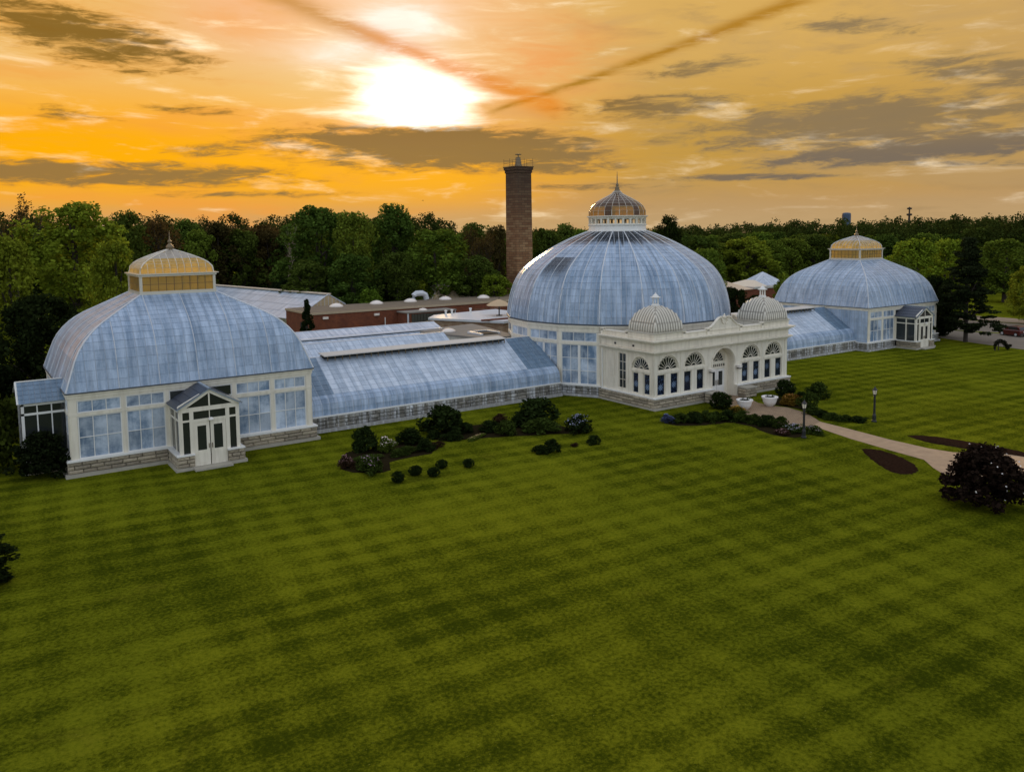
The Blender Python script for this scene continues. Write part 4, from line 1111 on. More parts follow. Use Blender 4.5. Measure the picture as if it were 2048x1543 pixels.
# side walls
for s in (-1, 1):
    mt = Matrix(((0, (1 if s < 0 else -1), 0, s * EW), (-1 if s < 0 else 1, 0, 0, 0), (0, 0, 1, 0), (0, 0, 0, 1)))
    # local x runs towards the viewer's right seen from outside; local y points into the building
    X = (lambda y: -y) if s < 0 else (lambda y: y)
    def rng(a, b): return sorted((X(a), X(b)))
    y0, y1 = rng(EB, EF + .321)
    fr0, fr1 = rng(-13.34, -11.27); fc = (fr0 + fr1) / 2
    a1, b1 = rng(-12.02, -11.30); a2, b2 = rng(-13.36, -12.62); a3, b3 = rng(-10.50, -9.58); a4, b4 = rng(-9.35, -8.05)
    holes = [arch(fc, 3.15, 1.02, 16)] + [[(a, 1.1), (b, 1.1), (b, 2.84), (a, 2.84)] for a, b in ((a1, b1), (a2, b2))] + [[(a3, 1.25), (b3, 1.25), (b3, 4.28), (a3, 4.28)]]
    facade('side_wall', [(y0, 1.0), (y1, 1.0), (y1, 4.44), (y0, 4.44)], holes, .3, M['cream'], mt, t)
    fan_window(t, mt, fc, 3.15, 1.02)
    for a, b in ((a1, b1), (a2, b2)): tall_window(t, mt, a, b, 1.1, 2.84, M['rosette'])
    tall_window(t, mt, a3, b3, 1.25, 4.28, M['dark_glass'], 4)
    tr_ = MB(); c1, c2 = rng(-13.88, -13.56); tr_.box(c1, c2, -.05, -.001, 1.0, 4.43)
    c1, c2 = rng(-10.86, -10.66); tr_.box(c1, c2, -.04, -.001, 1.0, 4.43)
    c1, c2 = rng(-7.6, -7.86); tr_.box(c1, c2, -.04, -.001, 1.0, 4.43)
    c1, c2 = rng(-13.42, -11.2); tr_.box(c1, c2, -.05, -.002, 2.92, 3.06)
    tr_.box(a4 + .3, b4 - .3, -.02, -.001, 1.15, 2.1)
    tr_.path([(fc + 1.07 * math.cos(math.pi * k / 16), -.01, 3.15 + 1.07 * math.sin(math.pi * k / 16)) for k in range(17)], .04, 5)
    o = tr_.obj('trim', M['cream'], t); o.matrix_local = mt
    dp_ = MB().box(a4 + .28, b4 - .28, -.03, -.001, 2.2, 4.2).obj('panel', M['cream'], t); dp_.matrix_local = mt
    for yy in (-9.31, -11.56):
        vv = MB().box(X(yy) - .1, X(yy) + .1, -.14, -.101, 4.98, 5.14).obj('floodlight', M['black'], t); vv.matrix_local = mt
    if s < 0:
        MB().tube((X(-7.62), -.1, .1), (X(-7.62), -.1, 4.4), .05, n=6).obj('downpipe', M['white'], t).matrix_local = mt
# entablature: stacked courses round three sides
def course(z0, z1, o, name='cornice', material='cream'):
    mb = MB(); mb.box(-EW - o, EW + o, EF - o, EF + .4, z0, z1)
    mb.box(-EW - o, -EW + .4, EF + .4005, EB - .2, z0, z1); mb.box(EW - .4, EW + o, EF + .4005, EB - .2, z0, z1)
    return mb
for name, lst in (('lower_cornice', ((4.441, 4.54, .05), (4.5405, 4.62, .12), (4.6205, 4.70, .28), (4.7005, 4.80, .40))), ('frieze', ((4.801, 5.36, .10),)),
                  ('upper_cornice', ((5.361, 5.42, .16), (5.4205, 5.50, .24), (5.5005, 5.60, .42), (5.6005, 5.70, .54))), ('parapet', ((5.701, 6.02, .06),)), ('parapet_cap', ((6.021, 6.10, .14),))):
    mb = MB()
    for z0, z1, o in lst:
        q = course(z0, z1, o); st = len(mb.v); mb.v += q.v; mb.f += [tuple(st + i for i in f) for f in q.f]
    mb.obj(name, M['cream'], t)
MB().box(-EW + .35, EW - .35, EF + .35, EB + .4, 5.5, 5.72).obj('flat_roof', M['gravel'], t)
mb = MB()
for x in (DXO - 5.0, DXO - 2.1, DXO + 2.1, DXO + 5.0): mb.box(x - .14, x + .14, EF - .14, EF - .061, 5.702, 6.18)
for x in (DXO - 5.0, DXO - 2.1, DXO + 2.1, DXO + 5.0): mb.box(x - .18, x + .18, EF - .19, EF + .2, 6.181, 6.26)
for s in (-1, 1):
    for y in (-10.75, -7.6):
        a, b = sorted((s * (EW + .061), s * (EW + .14))); mb.box(a, b, y - .14, y + .14, 5.702, 6.18)
        a, b = sorted((s * (EW - .2), s * (EW + .19))); mb.box(a, b, y - .18, y + .18, 6.181, 6.26)
mb.obj('parapet_post', M['cream'], t)
# scrolled pediment over the door
pp = [(-1.95, 6.10), (1.95, 6.10), (1.95, 6.24), (1.6, 6.32), (1.2, 6.58), (.8, 6.92), (.5, 7.1), (.25, 7.02), (0, 6.95), (-.25, 7.02), (-.5, 7.1), (-.8, 6.92), (-1.2, 6.58), (-1.6, 6.32), (-1.95, 6.24)]
mb = MB(); i = 0; n_ = len(pp)
facade('pediment', [(p[0] + DXO, p[1]) for p in pp], [], .28, M['cream'], Matrix.Translation((0, EF - .06, 0)), t)
mb = MB()
for s in (-1, 1):
    mb.path([(DXO + s * x, EF - .08, z) for x, z in ((1.95, 6.27), (1.6, 6.36), (1.2, 6.63), (.8, 6.97), (.5, 7.15))], .07, 6)
    mb.path([(DXO + s * (.34 + .2 * (1 - k / 14) * math.cos(k * .75)), EF - .10, 6.98 + .2 * (1 - k / 14) * math.sin(k * .75)) for k in range(12)], .05, 5)
    mb.path([(DXO + s * x, EF - .10, z) for x, z in ((.1, 6.5), (.3, 6.62), (.36, 6.8), (.2, 6.86))], .05, 5)
mb.lathe([(.02, 6.9), (.12, 6.96), (.14, 7.1), (.07, 7.2), (.1, 7.26), (.02, 7.36)], 10, (DXO, EF - .04))
mb.obj('scroll_ornament', M['cream'], t)
# ribbed corner domes
CD = [(0, 0), (.015, .14), (.06, .30), (.14, .46), (.26, .62), (.42, .77), (.64, .90), (1, 1)]
for s in (-1, 1):
    cx, cy = s * 6.84, -12.36; hb_, z0, z1 = 1.60, 6.30, 8.34
    MB().box(cx - 1.72, cx + 1.72, cy - 1.62, cy + 1.72, 5.71, 6.20).obj('dome_base', M['cream'], t, (0, 0, .001))
    dm = MB().box(cx - 1.80, cx + 1.80, cy - 1.72, cy + 1.80, 6.2015, 6.30).obj('corner_dome', M['metal_cream'], t)
    pr = resample([(0, hb_ - (hb_ - .22) * u, z0 + (z1 - z0) * v) for u, v in smooth_curve(CD, 50)], 16)
    sh = MB()
    for k in range(4):
        rm = Matrix.Translation((cx, cy, 0)) @ Matrix.Rotation(k * math.pi / 2, 4, 'Z')
        for a, b in zip(pr, pr[1:]):
            sh.face([rm @ Vector(v) for v in ((-a[1], -a[1], a[2]), (a[1], -a[1], a[2]), (b[1], -b[1], b[2]), (-b[1], -b[1], b[2]))])
    sh.obj('dome_shell', M['groove'], dm)
    for k in range(4):
        rm = Matrix.Translation((cx, cy, 0)) @ Matrix.Rotation(k * math.pi / 2, 4, 'Z')
        nr = 11
        for j in range(nr):
            x = -hb_ + 2 * hb_ * (j + .5) / nr
            pts = [rm @ Vector((x, -p[1] + .01, p[2])) for p in pr if p[1] > abs(x) - .03]
            if len(pts) < 2: continue
            MB().path(pts, .088, 7).obj('rib', M['metal_cream'], dm, smooth=True)
    ln = MB().lathe([(.36, 8.30), (.36, 8.40), (.29, 8.44), (.29, 8.50)], 8, (cx, cy))
    for k in range(8):
        a = 2 * math.pi * k / 8; ln.tube((cx + .24 * math.cos(a), cy + .24 * math.sin(a), 8.5), (cx + .24 * math.cos(a), cy + .24 * math.sin(a), 8.98), .03, n=5)
    ln.lathe([(.27, 8.98), (.44, 9.02), (.44, 9.07), (.27, 9.10), (.23, 9.2), (.1, 9.3), (.06, 9.36), (.01, 9.46)], 8, (cx, cy))
    ln.obj('finial', M['white'], dm)

# ------------------------------------------------------------------ buildings behind
# low glass ranges behind the left wing
def glass_range(x0, x1, y0, yr, y1, z0, zr, label, vents):
    o = thing('glasshouse_range', label, 'glasshouse', ((x0 + x1) / 2, yr, 0)); hx = (x1 - x0) / 2
    MB().box(-hx, hx, y0 - yr + .1, y1 - yr - .1, 0, z0).obj('wall', M['cream'], o)
    rows = [(hx, (yr - y0) + (.04 - (yr - y0)) * k / 5, z0 + (zr - z0) * k / 5) for k in range(6)]
    curved_face(0, rows, .62, o, 'roof_pane', M['glass_bright'], bedmat=M['bed'], gap=.03, xr=(-hx, hx))
    rows = [(hx, (y1 - yr) + (.04 - (y1 - yr)) * k / 4, z0 + (zr - z0) * k / 4) for k in range(5)]
    curved_face(math.pi, rows, .62, o, 'back_roof_pane', M['glass_bright'], bedmat=M['bed'], gap=.03, xr=(-hx, hx))
    for sx in (-1, 1):
        g_ = MB(); g_.face([(sx * hx, y0 - yr, z0), (sx * hx, y1 - yr, z0), (sx * hx, 0, zr)][::sx]); g_.face([(sx * (hx - .05), y0 - yr, z0), (sx * (hx - .05), y1 - yr, z0), (sx * (hx - .05), 0, zr)][::-sx])
        g_.obj('gable', M['glass'], o)
    for k in vents:
        d, z = (yr - y0) * (1 - k), z0 + (zr - z0) * k
        q = MB().box(-hx + .2, hx - .2, -d - .25, -d + .35, z + .06, z + .16); q.obj('vent', M['bar'], o)
        MB().box(-hx + .3, hx - .3, -d - .22, -d - .02, z - .1, z + .055).obj('vent_gap', M['void'], o)
    MB().box(-hx, hx, -.09, .09, zr - .02, zr + .06).obj('ridge', M['bar'], o)
    return o
glass_range(-33.5, -15.2, 5.2, 8.6, 10.6, 2.9, 4.85, 'low glass range just behind the ridge of the wing beside nearest pavilion', ())
glass_range(-27.6, -11.5, 10.8, 17.2, 22.5, 3.0, 4.95, 'second low glass range farther back, with two dark vent lines along its slope', (.36, .68))

# flat link roof between the ranges and the palm dome
t = thing('link_building', 'grey flat roofed link with a skylight beside the palm dome', 'building', (-10.6, 10.5, 0))
MB().prism([(-4.0, 3.4), (-1.9, -4.9), (1.4, -5.6), (2.9, 2.5), (3.5, 6.0), (-1.0, 5.0)], 0, 4.25).obj('wall', M['cream'], t)
MB().prism([(-4.3, 3.6), (-2.1, -5.2), (1.5, -5.9), (3.2, 2.4), (3.8, 6.4), (-1.1, 5.3)], 4.251, 4.42).obj('flat_roof', M['gravel'], t)
MB().lathe([(.75, 4.42), (.75, 4.52), (.66, 4.62), (.45, 4.74), (.2, 4.80), (.01, 4.82)], 14, (-2.2, 1.2)).obj('skylight', M['skylight'], t, smooth=True)
MB().box(-1.0, .9, -3.4, -1.2, 4.421, 4.50).obj('roof_hatch', M['void'], t)
MB().box(-1.2, 1.0, -1.18, -1.0, 4.421, 4.62).box(-1.3, -1.02, -3.6, -1.0, 4.422, 4.60).box(.92, 1.1, -3.5, -1.0, 4.422, 4.61).obj('hatch_kerb', M['bar'], t)
t = thing('white_flat_roof_building', 'pale flat roofed block left of the palm dome, below the tan parasol', 'building', (-2.0, 25.0, 0))
MB().prism([(-3.0, 3.5), (-5.2, 1.0), (-.6, -8.2), (7, -6), (7, 5)], 0, 4.15).obj('wall', M['brick_pale'], t)
MB().prism([(-3.1, 3.7), (-5.4, 1.0), (-.7, -8.5), (7.2, -6.2), (7.2, 5.2)], 4.151, 4.42).obj('flat_roof', M['bar'], t)
for x, y in ((-2.0, 2.6), (-1.0, 2.8), (2.0, 3.2)):
    MB().lathe([(.13, 4.42), (.13, 4.85), (.2, 4.9), (.2, 5.0), (.02, 5.05)], 8, (x, y)).obj('roof_vent', M['white'], t)
MB().box(-2.6, 3.4, -6.9, -6.6, 4.421, 4.6).obj('kerb', M['brick'], t)

t = thing('parasol', 'tan parasol standing behind the palm dome, on its left', 'parasol', (.6, 22.4, 4.42))
MB().lathe([(1.6, 1.26), (1.57, 1.34), (.95, 1.68), (.3, 1.96), (.05, 2.06)], 8).obj('canopy', mat('tan_canvas', (.55, .40, .24), .8), t)
MB().tube((0, 0, 0), (0, 0, 2.2), .08).obj('pole', M['black'], t)
MB().lathe([(.4, 0), (.4, .07), (.06, .1)], 12).obj('base', M['black'], t)

# brick building
t = thing('brick_building', 'long low red brick building with flat brown roof and white dome skylights', 'building', (0, 36, 0))
MB().box(-18.5, 19, 0, 9, 0, 4.72).obj('wall', M['brick'], t)
MB().box(-18.6, 19.1, -.12, 9.1, 4.721, 4.98).obj('roof_edge', mat('tan_roof_edge', (.46, .36, .24), .8, var=.2), t)
MB().box(-18.4, 19, .12, 8.9, 4.981, 5.01).obj('roof', M['roofing'], t)
for x, y in ((-12.7, 5.8), (-6.6, 6.3), (-1.4, 6.2), (4.3, 6.2), (9.9, 4.6)):
    MB().lathe([(.95, 5.01), (.95, 5.14), (.82, 5.28), (.5, 5.46), (.2, 5.53), (.01, 5.55)], 12, (x, y)).obj('skylight', M['skylight'], t, smooth=True)
v_ = MB().path([(.1, 8.2, 5.2), (.2, 8.2, 5.75), (.6, 8.2, 6.0), (1.6, 8.2, 6.0), (2.1, 8.2, 5.75), (2.3, 8.2, 5.1)], .42, 8); v_.obj('duct', M['bar'], t)
hs = MB().box(-6.6, .6, -2.9, -.121, 0, 4.35).obj('plant_room', M['brick'], t)
MB().box(-6.75, .75, -3.05, -.122, 4.351, 4.50).obj('roof_edge', M['gravel'], hs)
MB().lathe([(.6, 4.5), (.6, 4.58), (.4, 4.74), (.01, 4.82)], 12, (-3.6, -1.6)).obj('skylight', M['skylight'], hs, smooth=True)
for k in range(15):
    x = -6.0 + 6.5 * k / 15; MB().box(x + .02, x + .40, -2.98, -2.901, .3, 4.2).obj('louvre', M['louvre'], hs)
MB().box(-6.62, -6.42, -3.0, -2.902, 0, 4.34).box(.5, .62, -3.0, -2.902, 0, 4.34).obj('corner_post', M['bar'], hs)
MB().box(-18.62, -18.501, 1.2, 3.4, .2, 3.6).obj('doorway', M['void'], t)
for x in (-16.6, -9.6): MB().box(x - .35, x + .35, -.2, -.001, 4.1, 4.4).obj('security_light', M['skylight'], t)
mb = MB()
rnd = random.Random(5)
for k in range(12):
    x = 4.2 + rnd.uniform(0, 4); z = 3.0 + .22 * (k % 5); mb.box(x, x + rnd.uniform(1, 2.4), -.03, -.001, z, z + .07)
stuff(mb.obj('pale_brick_course', M['brick_pale'], t))
MB().tube((-9.8, -3.0, 0), (-9.8, -3.0, 4.1), .05).obj('vent_pipe', M['white'], t)

# glazed pyramid behind it
t = thing('glazed_pyramid', 'small glazed pyramid roof catching golden light behind the brick building', 'glasshouse', (8.3, 50.5, 0))
MB().box(-3.6, 3.6, -3.4, 3.4, 0, 4.6).obj('wall', M['brick'], t)
for k in range(4):
    curved_face(k * math.pi / 2, [(3.7 - 2.9 * j / 6, 3.5 - 2.9 * j / 6, 4.62 + 2.0 * j / 6) for j in range(7)], .6, t, 'roof_pane', M['tan_glass'] if k != 3 else M['amber_l'], gap=.06, bedmat=None)
rb = MB()
for k in range(4):
    rm = Matrix.Rotation(k * math.pi / 2, 4, 'Z')
    rb.path([rm @ Vector((-3.7, -3.5, 4.62)), rm @ Vector((-.8, -.6, 6.62))], .07, 4)
    for x in range(-5, 6): rb.path([rm @ Vector((x * .6, -3.5, 4.63)), rm @ Vector((x * .6, -3.5 + min(2.9, 3.7 - abs(x) * .6), 4.63 + min(2.0, (3.7 - abs(x) * .6) * .69)))], .03, 4)
rb.box(-.95, .95, -.75, .75, 6.6, 6.72); rb.obj('rib', M['metal_cream'], t)

# long white greenhouse behind the left pavilion
t = thing('long_greenhouse', 'long white roofed greenhouse running back behind the left pavilion', 'greenhouse', (-11.9, 46.6, 0), R(10))
hw, L_ = 2.65, 36
MB().box(-hw + .1, hw - .1, .1, L_, 0, 4.9).obj('wall', M['cream'], t)
for s in (-1, 1):
    sl = MB(); nv_ = 30
    for k in range(nv_):
        y0, y1 = L_ * k / nv_ + .03, L_ * (k + 1) / nv_ - .03
        for j in range(4):
            u0, u1 = j / 4, (j + 1) / 4
            eh, ez = (hw + .1, 4.86) if s > 0 else (5.6, 3.35); p = lambda u, y, l: (s * eh * (1 - u), y, ez + (6.42 - ez) * u + l)
            q = [p(u0, y0, .05), p(u0, y1, .05), p(u1, y1, .02), p(u1, y0, .02)]; sl.face(q if s > 0 else q[::-1])
    stuff(sl.obj('roof_pane', M['glass_bright'], t))
    bd = MB().face([(s * eh, 0, ez - .01), (s * eh, L_, ez - .01), (0, L_, 6.41), (0, 0, 6.41)][::s]); bd.obj('roof_slope', M['bar'], t)
gb = MB().face([(-hw, .0, 4.85), (hw, .0, 4.85), (0, .0, 6.40)]); gb.obj('gable', M['tan_glass'], t)
gb = MB()
for x in range(-4, 5): gb.box(x * .6 - .02, x * .6 + .02, -.05, -.005, 4.85, 4.85 + 1.55 * (1 - abs(x) * .6 / hw))
gb.path([(-hw - .1, -.03, 4.86), (0, -.03, 6.44), (hw + .1, -.03, 4.86)], .08, 4); gb.obj('gable_bar', M['bar'], t)
MB().box(-.45, .45, -.05, L_, 6.43, 6.55).obj('ridge_vent', mat('tan_ridge', (.72, .60, .45), .5), t)

# chimney
t = thing('chimney', 'tall square brick chimney with sooty top, railings and cowl beside the palm dome', 'chimney', (20.3, 46.0, 0))
c_ = 1.46
mb = MB(); mb.lathe([(c_ * 1.414 * 1.06, 0), (c_ * 1.414 * 1.0, 24.3)], 4, a0=math.pi / 4); mb.obj('stack', M['chimney'], t)
mb = MB()
for z0, z1, o in ((24.05, 24.5, .10), (24.5, 24.9, .22), (24.9, 25.05, .30)): mb.box(-c_ - o, c_ + o, -c_ - o, c_ + o, z0 + .002, z1)
mb.obj('corbel', M['chimney'], t)
rl = MB()
for sx in (-1, 0, 1):
    for sy in (-1, 0, 1):
        if sx or sy: rl.tube((sx * 1.65, sy * 1.65, 25.05), (sx * 1.65, sy * 1.65, 26.3), .03, n=4)
for z in (25.6, 26.0):
    for s in (-1, 1):
        rl.tube((-1.65, s * 1.65, z), (1.65, s * 1.65, z), .015, n=4); rl.tube((s * 1.65, -1.65, z), (s * 1.65, 1.65, z), .015, n=4)
rl.obj('railing', M['black'], t)
MB().lathe([(.62, 25.05), (.55, 25.3), (.42, 26.1), (.36, 26.4), (.36, 26.55), (.1, 26.6), (.08, 26.9), (.52, 26.95), (.5, 27.05), (.05, 27.1)], 10).obj('cowl', M['bronze'], t)

# low roofs right of the palm dome
t = thing('pyramid_roof_building', 'pale blue glazed pyramid roof on a low brick building right of the palm dome', 'building', (65.5, 34.2, 0))
MB().box(-13.5, 8.5, -3.6, 3.8, 0, 4.5).obj('wall', M['brick'], t)
MB().box(-6.8, 8.7, -3.8, 4.0, 4.501, 4.85).obj('flat_roof', mat('pale_flat_roof', (.62, .60, .56), .8, var=.15), t)
for k in range(4): curved_face(k * math.pi / 2, [(3.1 - 3.05 * j / 5, 3.1 - 3.05 * j / 5, 4.9 + 2.2 * j / 5) for j in range(6)], .62, t, 'roof_pane', M['glass_bright'], bedmat=M['bed'])
rp = MB(); rp.v = [(-13.8, -3.9, 4.5), (-7.2, -3.9, 4.5), (-7.2, 4.0, 4.5), (-13.8, 4.0, 4.5), (-10.5, 0, 6.0)]; rp.f = [(0, 1, 4), (1, 2, 4), (2, 3, 4), (3, 0, 4), (3, 2, 1, 0)]
rp.obj('hipped_roof', mat('buff_roof', (.66, .50, .34), .7, var=.1), t)
rp = MB(); rp.v = [(-6.4, -3.6, 4.851), (-3.2, -3.6, 4.851), (-3.2, 3.6, 4.851), (-6.4, 3.6, 4.851), (-3.4, -1.0, 5.8), (-3.4, 1.0, 5.8)]; rp.f = [(0, 1, 4), (1, 2, 5, 4), (2, 3, 5), (3, 0, 4, 5)]
rp.obj('lean_to_roof', M['metal_cream'], t)
rp = MB().box(4.0, 8.4, -3.4, 3.4, 4.851, 5.2); rp.obj('roof_block', M['bar'], t)
# ------------------------------------------------------------------ foliage
def leaves(mb_v, mb_f, centers, rads, per, size, rng, up=.35, flat=0.0):
    """scatter leaf-cluster quads through clumps (numpy)"""
    n = len(centers) * per
    c = np.repeat(np.asarray(centers), per, 0); r = np.repeat(np.asarray(rads), per)[:, None]
    d = rng.normal(size=(n, 3)); d /= np.linalg.norm(d, axis=1)[:, None]
    rad = rng.uniform(.25, 1, (n, 1)) ** .5
    if flat: d[:, 2] *= flat
    p = c + d * r * rad
    nr = rng.normal(size=(n, 3)) + d * .7; nr[:, 2] += up; nr /= np.linalg.norm(nr, axis=1)[:, None]
    a = np.cross(nr, rng.normal(size=(n, 3))); a /= np.linalg.norm(a, axis=1)[:, None]; b = np.cross(nr, a)
    s = size * rng.uniform(.6, 1.35, (n, 1)); q = s * rng.uniform(.55, 1.0, (n, 1))
    v = np.stack([p - a * s, p - b * q, p + a * s, p + b * q], 1).reshape(-1, 3)
    mb_v.append(v); mb_f.append(n)
def leafmesh(name, V, material):
    v = np.concatenate(V); nq = len(v) // 4
    me = bpy.data.meshes.new(name)
    me.vertices.add(len(v)); me.vertices.foreach_set('co', v.astype(np.float32).ravel())
    me.loops.add(nq * 4); me.loops.foreach_set('vertex_index', np.arange(nq * 4, dtype=np.int32))
    me.polygons.add(nq); me.polygons.foreach_set('loop_start', np.arange(nq, dtype=np.int32) * 4); me.polygons.foreach_set('loop_total', np.full(nq, 4, dtype=np.int32))
    me.materials.append(material); me.update(calc_edges=True); return me

PROTO = {}
def proto(key, seed, H, Wd, base, ncl, per, size, clr, limbs=9, outer=.75, bark='bark', shape='round', flat=0.0, trunk=.022):
    """crown of leaf clumps on limbs; H height, Wd width"""
    rng = np.random.default_rng(seed); rnd = random.Random(seed)
    cs, rs = [], []
    ph = [rnd.uniform(0, 6.28) for _ in range(6)]
    while len(cs) < ncl:
        z = rnd.uniform(0, 1); th = rnd.uniform(0, 2 * math.pi)
        if shape == 'round': pr = math.sqrt(max(.02, 1 - ((z - .46) / .56) ** 2)) ** .9
        elif shape == 'cone': pr = (1 - z) ** .85 * (.72 + .28 * math.sin(z * 32 + .6 * math.sin(th * 3 + ph[0])))
        elif shape == 'column': pr = min(1, (1 - z) * 3) ** .6
        else: pr = math.sin(math.pi * (.2 + .75 * z)) ** .8
        lump = 1 + .22 * math.sin(3 * th + ph[0] + 4 * z) + .16 * math.sin(5 * th + ph[1] - 6 * z) + .12 * math.sin(9 * z + ph[2] + 2 * th)
        rr = pr * lump * (rnd.uniform(0, 1) ** .5 * (1 - outer) + outer * rnd.uniform(.72, 1)) if rnd.random() < .8 else pr * rnd.uniform(0, .7)
        cs.append((math.cos(th) * rr * Wd / 2 * .88, math.sin(th) * rr * Wd / 2 * .88, H * (base + (1 - base) * (z * .95))))
        rs.append(clr * rnd.uniform(.55, 1.15))
    V, F = [], []
    leaves(V, F, cs, rs, int(per * PM), size * LM, rng, flat=flat)
    crown = leafmesh('crown', V, M['leaf'])
    tb = MB(); r0 = H * trunk
    lean = rnd.uniform(-.03, .03)
    tb.path([(0, 0, -.2), (lean * H * .3, 0, H * .25), (lean * H * .5, lean * H * .3, H * .5), (lean * H, 0, H * .86)], [r0 * 1.25, r0, r0 * .7, r0 * .15], 7)
    for k in range(limbs):
        c = cs[rnd.randrange(len(cs))]; z0 = min(H * rnd.uniform(max(.12, base * .8), .6), c[2] - .2)
        mid = (c[0] * .5, c[1] * .5, z0 + (c[2] - z0) * .62)
        tb.path([(lean * z0, 0, z0), mid, c], [r0 * .45, r0 * .28, r0 * .08], 5)
    tr_ = tb.mesh('trunk', M[bark])
    PROTO[key] = (tr_, crown, H, Wd)

def twigs(key, seed, H, Wd, bark, depth=5, leafy=0, size=.2, spread=.55):
    """branching skeleton, bare or thinly leafed"""
    rnd = random.Random(seed); rng = np.random.default_rng(seed); tb = MB(); tips = []
    def grow(p, d, L, r, lv):
        q = p + d * L
        tb.path([p, p + d * L * .5 + Vector((rnd.uniform(-.05, .05), rnd.uniform(-.05, .05), 0)) * L, q], [r, r * .85, r * .62], 5 if lv > 2 else 3)
        if lv <= 2: tips.append(q)
        if lv == 0: return
        for k in range(3 if lv > 1 else 3):
            nd = (d + Vector((rnd.gauss(0, spread), rnd.gauss(0, spread), rnd.gauss(.12, spread * .5)))).normalized()
            grow(q if rnd.random() < .7 else p + d * L * .6, nd, L * rnd.uniform(.62, .84), r * .58, lv - 1)
    grow(Vector((0, 0, 0)), Vector((rnd.uniform(-.08, .08), 0, 1)).normalized(), H * .27, H * (.028 if depth == 6 and spread > .56 else .02), depth)
    zs = max(v[2] for v in tb.v); xs = max(abs(v[0]) for v in tb.v); ys = max(abs(v[1]) for v in tb.v)
    sx, sz = Wd / 2 / max(xs, ys), H / zs
    tb.v = [(v[0] * sx, v[1] * sx, v[2] * sz) for v in tb.v]
    tr_ = tb.mesh('trunk', M[bark]); crown = None
    if leafy:
        V, F = [], []; pts = [(t.x * sx, t.y * sx, t.z * sz) for t in tips]
        leaves(V, F, pts, [H * .022] * len(pts), leafy, size, rng); crown = leafmesh('crown', V, M['leaf'])
    PROTO[key] = (tr_, crown, H, Wd)

PM, LM = 2.0, .70
proto('dark0', 1, 17, 8, .14, 150, 46, .26, 1.05)
proto('dark1', 2, 17, 7, .12, 140, 46, .26, 1.0)
proto('dark2', 3, 15, 8, .10, 140, 46, .26, 1.0, limbs=12)
proto('mid0', 4, 14, 8, .12, 150, 44, .24, .95, outer=.8)
proto('mid1', 5, 14, 7, .15, 130, 44, .24, .95)
proto('light0', 6, 17, 10, .10, 190, 46, .24, .95, outer=.65, limbs=14)
proto('light1', 7, 14, 8, .10, 150, 46, .24, .95, outer=.6, limbs=14)
proto('red0', 8, 15, 8, .12, 150, 40, .25, 1.0, limbs=14)
proto('ever0', 9, 9, 7, .02, 170, 60, .20, .8)
proto('conifer0', 10, 14, 9.5, .10, 230, 46, .20, .75, limbs=26, shape='cone', outer=.85, flat=.3, trunk=.014)
proto('column0', 11, 7, 1.3, .02, 60, 46, .13, .35, limbs=4, shape='column')
proto('young0', 12, 6, 3.5, .06, 70, 40, .17, .55)
twigs('sparse0', 13, 18, 7, 'bark', 6, 4, .11)
twigs('sparse1', 14, 17, 6, 'bark', 6, 3, .11)
twigs('big_sparse', 15, 20, 9, 'bark', 6, 4, .12, .6)
twigs('bare0', 16, 18, 5, 'bark_p', 6, 0)
KIND = {'dark': (['dark0', 'dark1', 'dark2'], (.068, .104, .017)), 'mid': (['mid0', 'mid1', 'dark2'], (.115, .170, .021)), 'light': (['light0', 'light1'], (.165, .20, .018)),
        'bright': (['light1', 'mid0'], (.19, .26, .022)), 'red': (['red0', 'dark1'], (.066, .050, .016)), 'evergreen': (['ever0'], (.018, .028, .008)), 'lone': (['dark0'], (.024, .036, .008)),
        'sparse': (['sparse0', 'sparse1'], (.085, .058, .018)), 'bare': (['bare0'], (.1, .1, .1)), 'young': (['young0'], (.13, .19, .02)), 'columnar': (['column0'], (.018, .028, .008)),
        'conifer': (['conifer0'], (.020, .026, .010))}
rt = random.Random(99)
cnt = {}
def tree(kind, x, y, h, wd, label, group=None, jit=.18, name=None):
    keys, colr = KIND[kind]; i = cnt.get(kind, 0); cnt[kind] = i + 1
    key = 'big_sparse' if (kind == 'sparse' and i == 0) else keys[i % len(keys)]
    tm, cm, H, Wd = PROTO[key]
    nm = name or {'conifer': 'conifer', 'columnar': 'columnar_conifer', 'bare': 'bare_tree', 'evergreen': 'evergreen_tree'}.get(kind, 'tree')
    e = thing(nm, label, 'tree', (x, y, 0), rt.uniform(0, 6.28), group); e.scale = (wd / Wd, wd / Wd, h / H)
    link('trunk', tm, e)
    if cm:
        o = link('crown', cm, e); k = 1 + rt.uniform(-jit, jit); o.color = (colr[0] * k * (1 + rt.uniform(-.12, .12)), colr[1] * k, colr[2] * k, 1)
    return e
